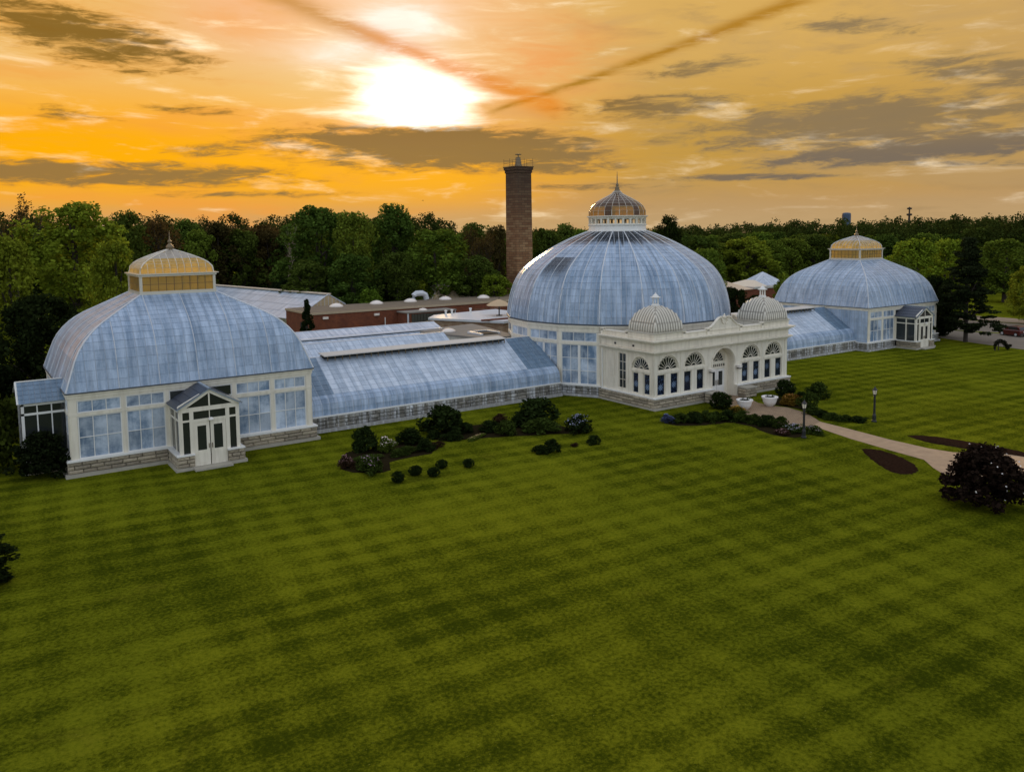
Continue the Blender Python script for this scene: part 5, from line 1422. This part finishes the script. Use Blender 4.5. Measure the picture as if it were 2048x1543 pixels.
TREES = [
('sparse',-47.4,60.2,20.4,7.7,'half-bare dark-limbed tree standing tallest at the far left of the wood'),
('light',-43.2,42.7,18.8,11.8,"broad yellow-green tree rising behind the left pavilion's dark evergreen"),
('light',-50.3,35.4,15.0,6.5,'yellow-green tree at the left edge, below the half-bare tree'),
('light',-41.6,26.9,14.4,5.9,"low yellow-green tree close behind the left pavilion's lantern, on its left"),
('dark',-32.9,72.2,18.6,6.0,'dark green tree peeking out between the broad yellow-green tree and the left lantern'),
('evergreen',-49.1,15.1,10.0,7.3,'blackish rounded evergreen beside the left pavilion, above the glazed lean-to'),
('sparse',-27.9,73.6,18.5,6.5,"thin-topped brownish tree directly behind the left lantern's finial"),
('dark',-19.0,96.7,18.1,7.4,"dark tree just right of the left lantern's finial"),
('sparse',-13.0,107.2,18.8,6.4,'sparse brown-topped tree between the left lantern and the reddish trees'),
('red',-11.6,101.4,15.8,12.6,"reddish brown tree beside the left pavilion's lantern, on its right"),
('sparse',-6.8,105.4,18.0,7.0,'sparse tree showing brown twigs above the reddish trees'),
('red',-4.1,98.7,17.0,10.8,'second reddish brown tree, above the end of the long white greenhouse roof'),
('bare',-7.2,76.4,19.4,4.5,'bare pale tree with leafless twigs against the sky'),
('dark',-5.7,65.6,19.6,11.0,'tall dense dark tree above the gable of the long white greenhouse'),
('mid',-2.7,58.7,18.2,7.1,'mid green tree between the two tallest dark crowns behind the brick building'),
('dark',5.1,60.7,19.6,8.5,'tall dark round-topped tree left of the lighter green tree near the chimney'),
('dark',-10.9,57.0,11.0,7.5,'low dark tree just behind the gable of the long white greenhouse'),
('dark',-6.3,51.4,12.0,8.1,"low dark tree behind the young bright tree on the brick building's far side"),
('mid',8.1,51.3,15.6,9.7,'lighter green rounded tree behind the glazed pyramid roof'),
('dark',0.2,49.4,11.9,6.7,'low dark tree left of the glazed pyramid roof'),
('sparse',19.6,60.4,15.9,5.2,'slim brown-topped tree, third to the left of the chimney'),
('sparse',15.2,48.8,15.3,4.0,'slim half-leafed tree, second to the left of the chimney'),
('red',23.7,57.6,15.9,5.2,'rusty brown tree hard against the left edge of the chimney'),
('dark',12.1,46.1,11.3,6.5,'low dark tree right of the glazed pyramid roof'),
('young',-5.9,46.2,7.0,3.7,"small bright green young tree poking above the brick building's flat roof"),
('columnar',-21.2,30.0,7.3,1.2,"slim dark columnar conifer in front of the brick building's left corner"),
('dark',29.4,51.2,15.5,5.7,'dark tree touching the right edge of the chimney'),
('dark',38.3,57.3,16.2,7.4,'dark tree midway between chimney and palm dome lantern'),
('mid',36.0,49.1,15.3,5.2,"mid green tree left of the palm dome's lantern"),
('lone',68.7,60.8,17.9,5.6,"lone dark round tree on the skyline right of the palm dome's lantern"),
('dark',70.1,53.7,13.8,9.1,'dark tree below and right of the lone skyline tree'),
('mid',50.5,34.3,11.6,7.1,'rounded green tree above the right slope of the palm dome'),
('mid',79.9,55.5,12.4,9.5,'green tree above the orange-tinted low roof'),
('light',80.4,50.3,13.2,11.3,'wide light green tree above the blue pyramid roof, on its left'),
('mid',87.4,50.3,12.7,9.5,'green tree right above the blue pyramid roof'),
('mid',95.0,50.0,12.8,8.2,"green tree left of the right pavilion's lantern"),
('dark',102.1,49.9,13.8,9.9,"dark tree close to the left side of the right pavilion's lantern"),
('dark',113.4,39.7,13.4,9.8,"dark tree close to the right side of the right pavilion's lantern"),
('bright',65.8,6.7,12.9,9.1,'bright yellow-green tree above the right shoulder of the right pavilion'),
('bright',72.0,4.9,12.8,7.0,'second bright yellow-green tree, beside the big layered conifer'),
('dark',58.2,4.6,10.0,5.8,"low dark tree touching the right pavilion's roof under the bright tree"),
('conifer',51.2,-8.9,13.8,9.5,'big dark layered conifer on the lawn right of the right pavilion'),
('evergreen',54.2,-3.6,8.1,4.7,'dark bushy evergreen between the right pavilion and the layered conifer'),
('mid',114.0,15.0,12.5,8.7,'green tree at the right edge, behind the far lawn'),
('light',78.6,-4.5,8.8,5.5,'light green tree cut by the right edge above the parked car'),
('dark',143.0,34.0,14.9,10.5,'dark tree on the skyline above the layered conifer'),
('young',58.8,24.9,7.5,2.5,'short bushy tree beside the blue pyramid roof, left of the right pavilion'),
('evergreen',34.0,13.9,6.7,4.1,'dark shrubby tree in front of the low brick wall right of the palm dome'),
('evergreen',36.8,12.0,5.6,4.8,'dark shrubby tree behind the right corner dome of the entrance'),
]
for kind, x, y, h, wd, label in TREES: tree(kind, x, y, h, wd * 1.12, label)
FILL = [
('dark',-46.0,114.5,17.1,7.3,'dark crown filling the gap under the half-bare tree at the left edge','back row trees of the left wood'),
('dark',-42.1,118.0,17.0,6.8,'dark crown between the half-bare tree and the broad yellow-green tree','back row trees of the left wood'),
('mid',-38.6,105.6,16.3,6.9,'green crown showing through the left half of the broad yellow-green tree','back row trees of the left wood'),
('dark',-33.9,106.1,16.0,7.5,'dark crown behind the right half of the broad yellow-green tree','back row trees of the left wood'),
('mid',-29.1,113.0,17.1,8.3,'green crown above the low yellow-green tree by the left lantern','back row trees of the left wood'),
('dark',-25.6,98.9,16.6,8.3,"dark crown just left of the left lantern's finial",'back row trees of the left wood'),
('dark',-20.8,102.0,16.4,8.2,"dark crown directly behind the left lantern's finial, below the thin brown top",'back row trees of the left wood'),
('mid',-17.9,92.2,16.2,7.6,'green crown under the sparse brown-topped tree right of the left lantern','back row trees of the left wood'),
('red',-14.1,93.6,17.6,8.4,'rusty crown behind the first reddish brown tree','back row trees of the left wood'),
('dark',-9.9,93.6,16.2,8.6,'dark crown in the gap between the two reddish brown trees','back row trees of the left wood'),
('red',-4.3,93.9,15.8,7.6,'rusty crown behind the second reddish brown tree','back row trees of the left wood'),
('dark',-0.7,92.9,16.7,9.0,'dark crown at the foot of the bare pale tree','back row trees of the left wood'),
('dark',4.4,90.7,17.4,7.1,'dark crown behind the tall dense tree above the greenhouse gable','back row trees of the left wood'),
('mid',4.7,79.2,15.5,7.4,'green crown left of the mid green tree between the two tallest crowns','back row trees of the left wood'),
('dark',11.1,81.8,16.8,7.8,'dark crown right of the mid green tree between the two tallest crowns','back row trees of the left wood'),
('dark',14.1,75.7,16.6,7.9,'dark crown behind the tall dark round-topped tree','back row trees of the left wood'),
('mid',18.9,75.7,15.4,8.2,'green crown between the tall round-topped tree and the lighter rounded tree','back row trees of the left wood'),
('dark',25.6,77.0,15.5,9.2,'dark crown behind the right side of the lighter green rounded tree','back row trees of the left wood'),
('dark',27.5,71.3,16.9,8.7,'dark crown behind the two slim trees left of the chimney','back row trees of the left wood'),
('dark',33.6,72.1,15.3,8.2,'dark crown behind the rusty brown tree at the chimney','back row trees of the left wood'),
('evergreen',-11.4,65.9,7.7,6.0,'low dark understorey tree just right of the long greenhouse gable','understorey behind the brick building'),
('mid',-7.0,57.3,8.0,5.9,'low green understorey tree between the gable and the young bright tree','understorey behind the brick building'),
('evergreen',-0.4,52.9,7.5,7.2,'low dark understorey tree right of the young bright tree','understorey behind the brick building'),
('light',3.9,50.4,7.5,6.1,'low green understorey tree behind the curved roof duct','understorey behind the brick building'),
('light',10.8,50.9,8.0,7.1,'low green understorey tree behind the glazed pyramid roof','understorey behind the brick building'),
('light',13.3,43.1,8.5,6.5,'low green understorey tree at the left foot of the chimney','understorey behind the brick building'),
('dark',89.8,76.6,14.2,11.0,'dark tree rising at the right foot of the lone skyline tree','middle row trees right of the palm dome'),
('mid',98.6,76.3,13.8,11.6,"green tree behind the rounded tree on the palm dome's right slope",'middle row trees right of the palm dome'),
('dark',93.9,64.9,14.4,9.8,'dark tree behind the green tree over the orange-tinted roof','middle row trees right of the palm dome'),
('mid',94.1,58.6,14.2,9.0,'green tree behind the wide light green tree over the pyramid roof','middle row trees right of the palm dome'),
('dark',106.7,62.6,14.1,8.4,"dark tree between the pyramid roof and the right pavilion's lantern",'middle row trees right of the palm dome'),
('mid',115.4,62.3,13.8,11.4,'green tree behind the left shoulder of the right pavilion','middle row trees right of the palm dome'),
('light',121.4,58.7,13.7,9.9,"light green tree seen left behind the right pavilion's lantern",'middle row trees right of the palm dome'),
('dark',119.7,51.7,13.2,10.0,"dark tree directly behind the right pavilion's lantern",'middle row trees right of the palm dome'),
('mid',124.6,49.2,13.2,11.0,"green tree just right behind the right pavilion's lantern",'middle row trees right of the palm dome'),
('dark',128.7,45.2,13.4,10.3,'dark tree behind the first bright yellow-green tree','middle row trees right of the palm dome'),
('mid',128.8,39.3,13.5,10.8,'green tree in the gap between the two bright yellow-green trees','middle row trees right of the palm dome'),
('dark',139.1,38.4,13.1,8.2,'dark tree behind the second bright yellow-green tree','middle row trees right of the palm dome'),
('mid',141.5,34.4,13.0,8.2,'green tree behind the top of the layered conifer','middle row trees right of the palm dome'),
('dark',149.7,33.1,12.8,8.5,'dark tree behind the green tree near the right edge','middle row trees right of the palm dome'),
('mid',154.6,30.0,13.0,10.3,'green tree touching the right edge of the skyline','middle row trees right of the palm dome'),
('dark',50.2,80.9,15.2,9.1,"dark tree behind the chimney's right edge, in the rear row",'trees half hidden behind the palm dome'),
('mid',55.0,76.4,15.3,7.6,"green tree in the rear row above the palm dome's left slope",'trees half hidden behind the palm dome'),
('dark',57.3,70.9,14.5,7.9,"dark tree behind the left side of the palm dome's lantern",'trees half hidden behind the palm dome'),
('mid',62.5,65.5,14.7,8.0,"green tree behind the palm dome's lantern base",'trees half hidden behind the palm dome'),
('dark',69.2,65.2,14.9,8.3,"dark tree between the palm dome's lantern and the lone skyline tree",'trees half hidden behind the palm dome'),
]
for kind, x, y, h, wd, label, group in FILL: tree(kind, x, y, h, wd, label, group)

# the far woods: one mass of crowns to the skyline
def wood(name, seeds, per, size):
    rng = np.random.default_rng(5); V, F = [], []
    for (x, y, h, r) in seeds:
        cs = []; rs = []
        for k in range(20):
            th = rng.uniform(0, 6.28); ph = math.asin(rng.uniform(-.2, 1)); hz_ = rng.uniform(.85, 1.15)
            cs.append((x + r * .72 * math.cos(th) * math.cos(ph), y + r * .72 * math.sin(th) * math.cos(ph), h - r * 1.15 + r * .95 * math.sin(ph) * hz_)); rs.append(r * .27)
        for k in range(5):
            th = rng.uniform(0, 6.28); cs.append((x + r * .5 * math.cos(th), y + r * .5 * math.sin(th), h * rng.uniform(.3, .6))); rs.append(r * .5)
        leaves(V, F, cs, rs, per, size, rng)
    o = link(name, leafmesh(name, V, M['leaf'])); o.color = (.036, .052, .011, 1)
    return o
rs_ = random.Random(12)
S1 = []
for k in range(430):
    a = R(rs_.uniform(28, 74)); d = rs_.uniform(205, 330)
    S1.append((-54.9 + d * math.sin(a), -61.3 + d * math.cos(a), 15.4 + 1.9 * (a - R(44)) / R(24) + rs_.uniform(-1.5, 1.2), rs_.uniform(3.2, 5.2)))
o = tag(stuff(wood('far_woodland', S1, 26, .25)), 'dark far woodland filling the skyline on the right side of the photo', 'woodland')
S2 = []
for k in range(150):
    a = R(rs_.uniform(-4, 30)); d = rs_.uniform(165, 240)
    S2.append((-54.9 + d * math.sin(a), -61.3 + d * math.cos(a), 18.0 + 1.2 * (d - 165) / 75 + rs_.uniform(-1.6, 1.6), rs_.uniform(3.2, 5.0)))
o = tag(stuff(wood('left_woodland', S2, 30, .24)), 'dense dark woodland closing the view behind the trees on the left', 'woodland'); o.color = (.030, .044, .010, 1)

# ------------------------------------------------------------------ shrubs and beds
SH = {}
def shrub_proto(key, seed, ncl, per, size, clr, shape='dome', sx=1.0):
    rng = np.random.default_rng(seed); rnd = random.Random(seed); cs, rs = [], []
    ph = rnd.uniform(0, 6.28)
    for k in range(ncl):
        th = rnd.uniform(0, 6.28); u = rnd.random() ** .45
        if shape == 'ball': z = rnd.uniform(-1, 1); rr = math.sqrt(1 - z * z); q_ = .42 if k % 3 else .22; p = (rr * math.cos(th) * q_, rr * math.sin(th) * q_, .47 + z * q_)
        else:
            lump = 1 + .22 * math.sin(3 * th + ph) + .15 * math.sin(5 * th - ph)
            z = rnd.uniform(.12, 1) ; rr = math.sqrt(max(0, 1 - z ** 2.2)) * lump * u
            p = (rr * math.cos(th) * .46, rr * math.sin(th) * .46, z * .86)
        cs.append(p); rs.append(clr * rnd.uniform(.6, 1.3))
    V, F = [], []
    leaves(V, F, cs, rs, per, size, rng)
    V[-1][:, 2] = np.maximum(V[-1][:, 2], .005)
    SH[key] = leafmesh('foliage', V, M['leaf_s'])
    V, F = [], []
    sel = [c for c in cs if c[2] > .45 or shape == 'ball'][:40]
    sel = [(c[0] * 1.06, c[1] * 1.06, c[2] * 1.10) for c in sel]
    leaves(V, F, sel, [clr * .8] * len(sel), 5, size * .85, rng, up=1.0)
    SH[key + '_f'] = leafmesh('flowers', V, M['petal'])
shrub_proto('a', 1, 70, 46, .040, .15); shrub_proto('b', 2, 60, 46, .046, .16); shrub_proto('c', 3, 80, 40, .036, .12)
shrub_proto('ball', 4, 150, 34, .034, .10, 'ball'); shrub_proto('big', 5, 200, 52, .024, .085)
def shrub(key, x, y, wd, h, colr, label, name='shrub', flower=None, group=None, wy=None, rot=None, z=0):
    e = thing(name, label, 'shrub' if name in ('shrub', 'clipped_shrub') else name.replace('_', ' '), (x, y, z), rt.uniform(0, 6.28) if rot is None else rot, group)
    e.scale = (wd, wy or wd, h)
    o = link('foliage', SH[key], e); k = rt.uniform(.85, 1.15); o.color = (colr[0] * k, colr[1] * k, colr[2] * k, 1)
    if flower: f = stuff(link('flowers', SH[key + '_f'], e)); f.color = tuple(flower) + (1,)
    return e
DG, MG, LG, BR = (.020, .032, .008), (.040, .060, .011), (.075, .105, .014), (.045, .026, .014)
shrub('a', -26.0, -10.2, 3.5, 2.15, DG, 'largest dark rounded shrub beside the wing, near the middle of its stone base')
shrub('b', -19.0, -12.0, 3.4, 2.05, DG, 'large dark shrub nearest the palm dome end of the wing')
shrub('c', -20.3, -14.2, 3.0, 1.15, MG, 'broad dull green shrub in front of the large shrub near the palm dome', wy=2.0)
shrub('c', -17.9, -15.8, 2.2, 1.30, DG, 'bluish flowered shrub at the right end of the bed before the palm dome', flower=(.28, .30, .42))
shrub('b', -22.9, -11.6, 1.8, .75, DG, 'small dark shrub to the right of the largest rounded shrub')
shrub('a', -22.6, -13.3, 1.7, 1.10, MG, 'mid green shrub at the front of the bed, between the two largest shrubs')
shrub('b', -20.5, -11.7, 1.4, .90, DG, 'dark shrub tucked against the left side of the large shrub near the palm dome')
shrub('c', -20.9, -10.0, 1.3, .75, BR, 'reddish brown shrub behind the gap between the two largest shrubs')
shrub('a', -32.7, -11.2, 1.95, 1.70, DG, 'dark upright shrub at the left end of the bed, next to the white flowering shrub')
shrub('c', -31.6, -12.2, 1.35, 1.05, LG, 'shrub covered in white and pale pink blossom in the left bed', name='flowering_shrub', flower=(.80, .66, .55))
shrub('b', -29.3, -11.2, 1.95, 1.05, DG, 'dark shrub just right of the white flowering shrub')
shrub('a', -29.4, -13.6, 1.35, .85, DG, 'small dark shrub at the right end of the low clipped hedge')
shrub('c', -31.1, -13.7, 2.3, .60, MG, 'low clipped hedge in front of the white flowering shrub', name='low_hedge', wy=1.0, rot=.2)
shrub('c', -35.3, -14.2, 1.1, .85, BR, 'reddish flowering clump at the left tip of the left bed', flower=(.30, .16, .16))
shrub('b', -34.4, -15.7, 2.3, .95, MG, 'flower clump with pink and lilac blooms at the front of the left bed', flower=(.40, .26, .34), wy=1.5)
shrub('c', -33.8, -13.6, 2.6, .45, MG, 'low green edging between the upright shrub and the pink flower clump', name='low_hedge', wy=.8, rot=.1)
shrub('b', -27.3, -11.0, 1.0, .60, DG, 'little dark shrub touching the left foot of the largest rounded shrub')
shrub('c', -26.4, -12.2, 1.6, .70, DG, 'low dark shrub at the front foot of the largest rounded shrub')
shrub('a', -24.6, -11.0, 1.3, .80, DG, 'low dark shrub at the right foot of the largest rounded shrub')
shrub('c', -28.2, -13.2, 1.0, .40, BR, 'tiny brownish plant right of the small dark shrub by the clipped hedge')
shrub('c', -25.0, -13.0, 2.4, .28, LG, 'low yellowish flower strip edging the bed below the largest shrub', name='flower_strip', flower=(.65, .42, .22), wy=.6, rot=.5)
for x, y, w_, h_, lab in ((-34.1, -18.9, .86, .68, 'nearest small clipped bush of the five on the open lawn'), (-32.6, -18.2, .9, .60, 'small clipped bush second from the left of the five on the open lawn'),
                          (-31.8, -19.1, .85, .58, 'middle small clipped bush of the five, standing slightly forward'), (-30.6, -17.9, .82, .56, 'small clipped bush fourth from the left of the five on the open lawn'),
                          (-29.1, -18.7, .76, .56, 'small clipped bush standing apart at the right end of the five')):
    shrub('ball', x, y, w_, h_, DG, lab, name='clipped_shrub', group='small clipped bushes on the open lawn')
shrub('a', -22.8, -19.0, 1.25, .86, DG, 'taller half of the twin dark bush on the lawn below the palm dome bed')
shrub('b', -23.6, -18.85, 1.2, .56, DG, 'lower left half of the twin dark bush on the lawn below the palm dome bed')
shrub('b', -19.3, -19.1, 1.0, .62, DG, 'small dark bush on the lawn, right of the twin bush')
shrub('c', -20.7, -18.8, .8, .24, BR, 'tiny reddish brown plant between the twin bush and the small bush', wy=.5)
# entrance planting
shrub('ball', -3.8, -16.8, 1.95, 1.42, DG, 'dark ball shaped shrub left of the entrance doorway', name='clipped_shrub')
shrub('ball', 4.5, -16.8, 1.85, 1.5, DG, 'dark ball shaped shrub right of the entrance, against the stone base', name='clipped_shrub')
shrub('b', 1.75, -19.4, 2.0, .95, (.17, .10, .015), 'orange and yellow leaved shrub beside the right planter', flower=(.55, .25, .06), wy=1.4)
shrub('c', -3.8, -18.4, 1.5, .55, (.13, .11, .015), 'clump of orange flowers at the foot of the left planter', flower=(.80, .40, .06))
shrub('a', 6.0, -19.0, 2.2, 1.45, MG, 'spreading green shrub on the lawn right of the entrance')
shrub('b', 3.9, -18.9, 1.3, .8, DG, 'small dark shrub between the orange shrub and the spreading green shrub')
shrub('a', 1.4, -21.4, 1.7, 1.5, MG, 'loose leafy shrub behind the nearer lamp post')
shrub('c', -10.7, -17.6, 1.1, .68, (.05, .06, .10), 'blue flowering bush at the left end of the entrance hedge', flower=(.16, .20, .42))
HD = [(-9.9, -18.2), (-9.0, -18.8), (-8.1, -19.2), (-7.3, -19.4), (-6.5, -19.9), (-6.0, -20.8), (-5.8, -21.8), (-5.6, -22.8), (-5.4, -23.8)]
hn = ['first', 'second', 'third', 'fourth', 'fifth', 'sixth', 'seventh', 'eighth', 'last']
for k, (x, y) in enumerate(HD):
    shrub('abc'[k % 3], x, y, 1.5, .72 + .08 * (k % 3), (MG, DG, MG)[k % 3], hn[k] + ' bush of the low hedge curving from the blue bush to the lamp post', group='bushes of the curved entrance hedge')
shrub('c', -5.5, -25.2, 1.8, .55, MG, 'lilac and white flowers around the foot of the nearer lamp post, hedge side', name='flower_clump', flower=(.42, .40, .50))
shrub('b', -4.9, -26.2, 1.7, .50, MG, 'pale flowers around the foot of the nearer lamp post, path side', name='flower_clump', flower=(.46, .36, .38))
shrub('c', -6.9, -25.2, 1.2, .40, BR, 'reddish low plants left of the nearer lamp post', name='flower_clump', flower=(.34, .18, .18))
HR = [(.3, -22.6), (.0, -23.6), (-.2, -24.6), (.2, -25.4), (.7, -26.2)]
for k, (x, y) in enumerate(HR):
    shrub('cab'[k % 3], x, y, 1.4, .62 - .04 * k, (MG, DG, MG)[k % 3], hn[k] + ' bush of the low hedge running towards the farther lamp post', group='bushes of the straight entrance hedge')
shrub('big', -11.2, -41.0, 4.6, 3.45, (.022, .014, .010), 'huge blackish bush with scattered white blossom at the right edge, by the path end', flower=None)
SHB = [o for o in bpy.data.objects if o.get('label', '').startswith('huge blackish bush')][0]
rng = np.random.default_rng(77); pts = []
for k in range(26):
    th, ph = rng.uniform(0, 6.28), rng.uniform(.1, 1.45); pts.append((.47 * math.cos(th) * math.cos(ph - .1), .47 * math.sin(th) * math.cos(ph - .1), .1 + .84 * math.sin(ph)))
V, F = [], []; leaves(V, F, pts, [.010] * len(pts), 3, .009, rng, up=1)
f = stuff(link('flowers', leafmesh('flowers', V, M['petal']), SHB)); f.color = (.75, .72, .70, 1)
# planting at the far left
shrub('big', -51.0, -4.6, 4.0, 3.0, (.014, .020, .007), 'dark bush in front of the glazed lean-to', wy=3.4)
shrub('a', -54.0, -1.0, 4.2, 6.6, (.060, .080, .012), 'tall yellow green bush at the left edge beside the lean-to')
shrub('big', -52.9, 8.0, 5.0, 6.0, (.012, .018, .006), 'blackish bush behind the glazed lean-to at the left edge')
tree('columnar', -54.35, -21.6, 2.4, 1.5, 'small dark conifer cut by the left edge of the lawn', jit=.1)
# weeping shrub by the service road
t = thing('weeping_tree', 'small dark weeping tree arching over the lawn by the service road', 'tree', (47.0, -15.1, 0), R(-28))
tb = MB()
tb.path([(-.75, 0, 0), (-.72, 0, .55), (-.55, 0, .95), (-.1, .05, 1.12), (.4, 0, .95), (.75, 0, .55), (.95, 0, .2)], [.09, .08, .08, .07, .06, .05, .03], 6)
tb.path([(-.3, 0, 0), (-.32, 0, .5), (-.3, 0, 1.0)], [.06, .05, .05], 5)
tb.obj('trunk', M['bark'], t)
rng = np.random.default_rng(3); cs = [(-.6, 0, .85), (-.4, 0, 1.0), (-.1, .1, 1.05), (.2, -.1, .98), (.4, 0, .85), (.6, 0, .6), (.75, 0, .4), (.9, 0, .25), (1.05, 0, .5), (1.2, 0, .52), (-.75, 0, .6), (-.78, 0, .3)]
V, F = [], []; leaves(V, F, cs, [.3, .3, .3, .3, .3, .3, .26, .22, .14, .16, .18, .12], 90, .075, rng); o = link('crown', leafmesh('crown', V, M['leaf']), t); o.color = (.016, .018, .009, 1)

# ------------------------------------------------------------------ planters, lamps, car, birds, far towers
def planter(x, y, label):
    t = thing('planter', label, 'planter', (x, y, .024), 0, 'white bowl planters at the entrance')
    MB().lathe([(.30, 0), (.34, .05), (.44, .16), (.53, .34), (.585, .56), (.60, .66), (.67, .68), (.67, .78), (.60, .80), (.57, .74), (.02, .70)], 24).obj('bowl', M['planter'], t, smooth=False)
    MB().lathe([(.56, .71), (.3, .74), (.01, .75)], 16).obj('soil', M['soil'], t)
    V, F = [], []; rng = np.random.default_rng(8); leaves(V, F, [(math.cos(k) * .3, math.sin(k) * .3, .76) for k in range(7)], [.14] * 7, 14, .045, rng)
    o = link('plants', leafmesh('plants', V, M['leaf_s']), t); o.color = (.02, .032, .008, 1)
planter(-2.45, -18.1, 'white bowl planter on the paved forecourt, left of the doorway axis')
planter(.15, -18.55, 'white bowl planter on the paved forecourt, beside the orange shrub')

def lamp(x, y, label):
    t = thing('lamp_post', label, 'lamp post', (x, y, 0), 0, 'black lamp posts beside the front path')
    MB().lathe([(.19, 0), (.19, .08), (.14, .14), (.13, .5), (.095, .58), (.085, .66), (.07, 1.9), (.11, 1.94), (.07, 1.98), (.07, 2.04)], 10).obj('post', M['black'], t)
    hd = MB().lathe([(.07, 2.04), (.12, 2.08), (.06, 2.085)], 8); hd.lathe([(.20, 2.42), (.17, 2.47), (.08, 2.56), (.05, 2.62), (.015, 2.70)], 8)
    for k in range(4):
        a = R(45 + 90 * k); hd.tube((.11 * math.cos(a), .11 * math.sin(a), 2.08), (.175 * math.cos(a), .175 * math.sin(a), 2.43), .012, n=4)
    hd.obj('lantern_frame', M['black'], t)
    MB().lathe([(.10, 2.09), (.165, 2.42)], 8).obj('lantern_glass', M['lamp_glass'], t)
lamp(1.65, -26.9, 'black lamp post standing on the open lawn beyond the path')
lamp(-6.6, -26.7, 'black lamp post nearer the camera, rising from the flowers at the hedge end')

t = thing('parked_car', 'dark red hatchback parked on the service road at the right edge', 'car', (61.9, -9.9, .016), R(-18))
red = mat('dark_red_car_paint', (.085, .011, .007), .25, spec=.6)
def loft(secs, name, material, parent):
    mb = MB(); n = len(secs[0])
    for s in secs: mb.v += s
    for k in range(len(secs) - 1):
        for j in range(n - 1): mb.f.append((k * n + j, k * n + j + 1, (k + 1) * n + j + 1, (k + 1) * n + j))
    mb.f.append(tuple(range(n))[::-1]); mb.f.append(tuple((len(secs) - 1) * n + j for j in range(n)))
    return mb.obj(name, material, parent, smooth=False)
def sec(y, hw, z0, z1, c): return [(-hw, y, z0), (-hw, y, z0 + .18), (-hw * 1.0, y, z1 - c), (-hw + c, y, z1), (hw - c, y, z1), (hw, y, z1 - c), (hw, y, z0 + .18), (hw, y, z0), (-hw, y, z0)]
# the tail faces the camera (-y local), the nose points away
bd = loft([sec(-1.62, .66, .26, .78, .08), sec(-1.56, .76, .20, .86, .08), sec(-1.2, .80, .18, .88, .07), sec(.9, .80, .18, .84, .07), sec(1.6, .74, .2, .70, .1), sec(1.8, .62, .26, .56, .1)], 'body', red, t)
cb = loft([sec(-1.50, .66, .80, .90, .03), sec(-1.25, .62, .80, 1.30, .08), sec(-.9, .62, .80, 1.38, .08), sec(.1, .62, .80, 1.36, .08), sec(.85, .66, .78, .90, .03)], 'cabin', red, t)
gl = MB(); gl.face([(-.52, -1.50, .93), (.52, -1.50, .93), (.48, -1.31, 1.25), (-.48, -1.31, 1.25)]); gl.obj('rear_window', M['dark_glass'], t)
for s in (-1, 1):
    q = [(s * .632, -1.15, .92), (s * .632, .55, .92), (s * .628, .1, 1.27), (s * .628, -.95, 1.27)]; MB().face(q if s > 0 else q[::-1]).obj('side_window', M['dark_glass'], t)
    MB().box(s * .66 - .08, s * .66 + .08, -1.60, -1.54, .62, .78).obj('tail_light', mat('red_lens', (.35, .01, .01), .2), t)
    for y in (-1.0, 1.1):
        w_ = MB(); w_.path([(s * .62, y, .28), (s * .815, y, .28)], .28, 14); wo_ = w_.obj('wheel', M['black'], t)
        r_ = MB(); r_.path([(s * .80, y, .28), (s * .822, y, .28)], .18, 12); r_.obj('rim', M['bar'], wo_)
MB().box(-.72, .72, -1.70, -1.60, .24, .44).obj('bumper', M['black'], t)
MB().box(-.22, .22, -1.640, -1.615, .60, .70).obj('number_plate', M['planter'], t)

def bird(loc, span, label, material, rot, roll):
    mb = MB()
    mb.v = [(0, .30, 0), (.05, .12, .03), (-.05, .12, .03), (0, -.30, .0), (.06, -.36, 0), (-.06, -.36, 0), (.22, .14, .10), (.22, .0, .09), (.5, .02, .02), (-.22, .14, .10), (-.22, .0, .09), (-.5, .02, .02), (.05, -.06, .03), (-.05, -.06, .03), (0, .05, -.05)]
    mb.f = [(0, 1, 2), (1, 12, 13, 2), (12, 3, 13), (3, 4, 5), (1, 6, 7, 12), (6, 8, 7), (2, 13, 10, 9), (9, 10, 11), (0, 14, 1), (0, 2, 14), (14, 3, 12), (14, 13, 3), (14, 12, 1), (14, 2, 13)]
    o = mb.obj('bird', material, None, loc); o.scale = (span,) * 3; o.rotation_euler = (R(20), R(roll), rot); tag(o, label, 'bird'); return o
bird((-49.0, 20.0, 7.65), .95, 'white gull gliding in front of the blackish evergreen on the left', M['gull'], R(60), 24)
bird((2.87, 45.7, 19.5), .55, 'tiny dark bird in the sky left of the chimney', M['black'], R(100), 8)
o = tag(MB().lathe([(4.8, 0), (4.8, 31), (4.7, 32.6), (3.6, 33.3), (1.6, 33.6), (.2, 33.7)], 20).obj('far_tower', mat('blue_tower_glass', (.03, .06, .12), .25), None, (762, 475, 0)), 'distant rounded blue office tower on the skyline', 'tower')
t = thing('telecom_mast', 'distant telecom mast with two round platforms on the skyline', 'mast', (431, 215, 0))
MB().lathe([(1.2, 0), (.9, 17), (.55, 22.5), (.35, 28)], 8).obj('mast', M['bark'], t)
MB().lathe([(.9, 22.6), (1.6, 22.9), (1.6, 23.8), (.8, 24.0)], 12).obj('lower_platform', M['bark'], t)
MB().lathe([(.7, 26.4), (1.4, 26.6), (1.4, 27.4), (.7, 27.6)], 12).obj('upper_platform', M['bark'], t)
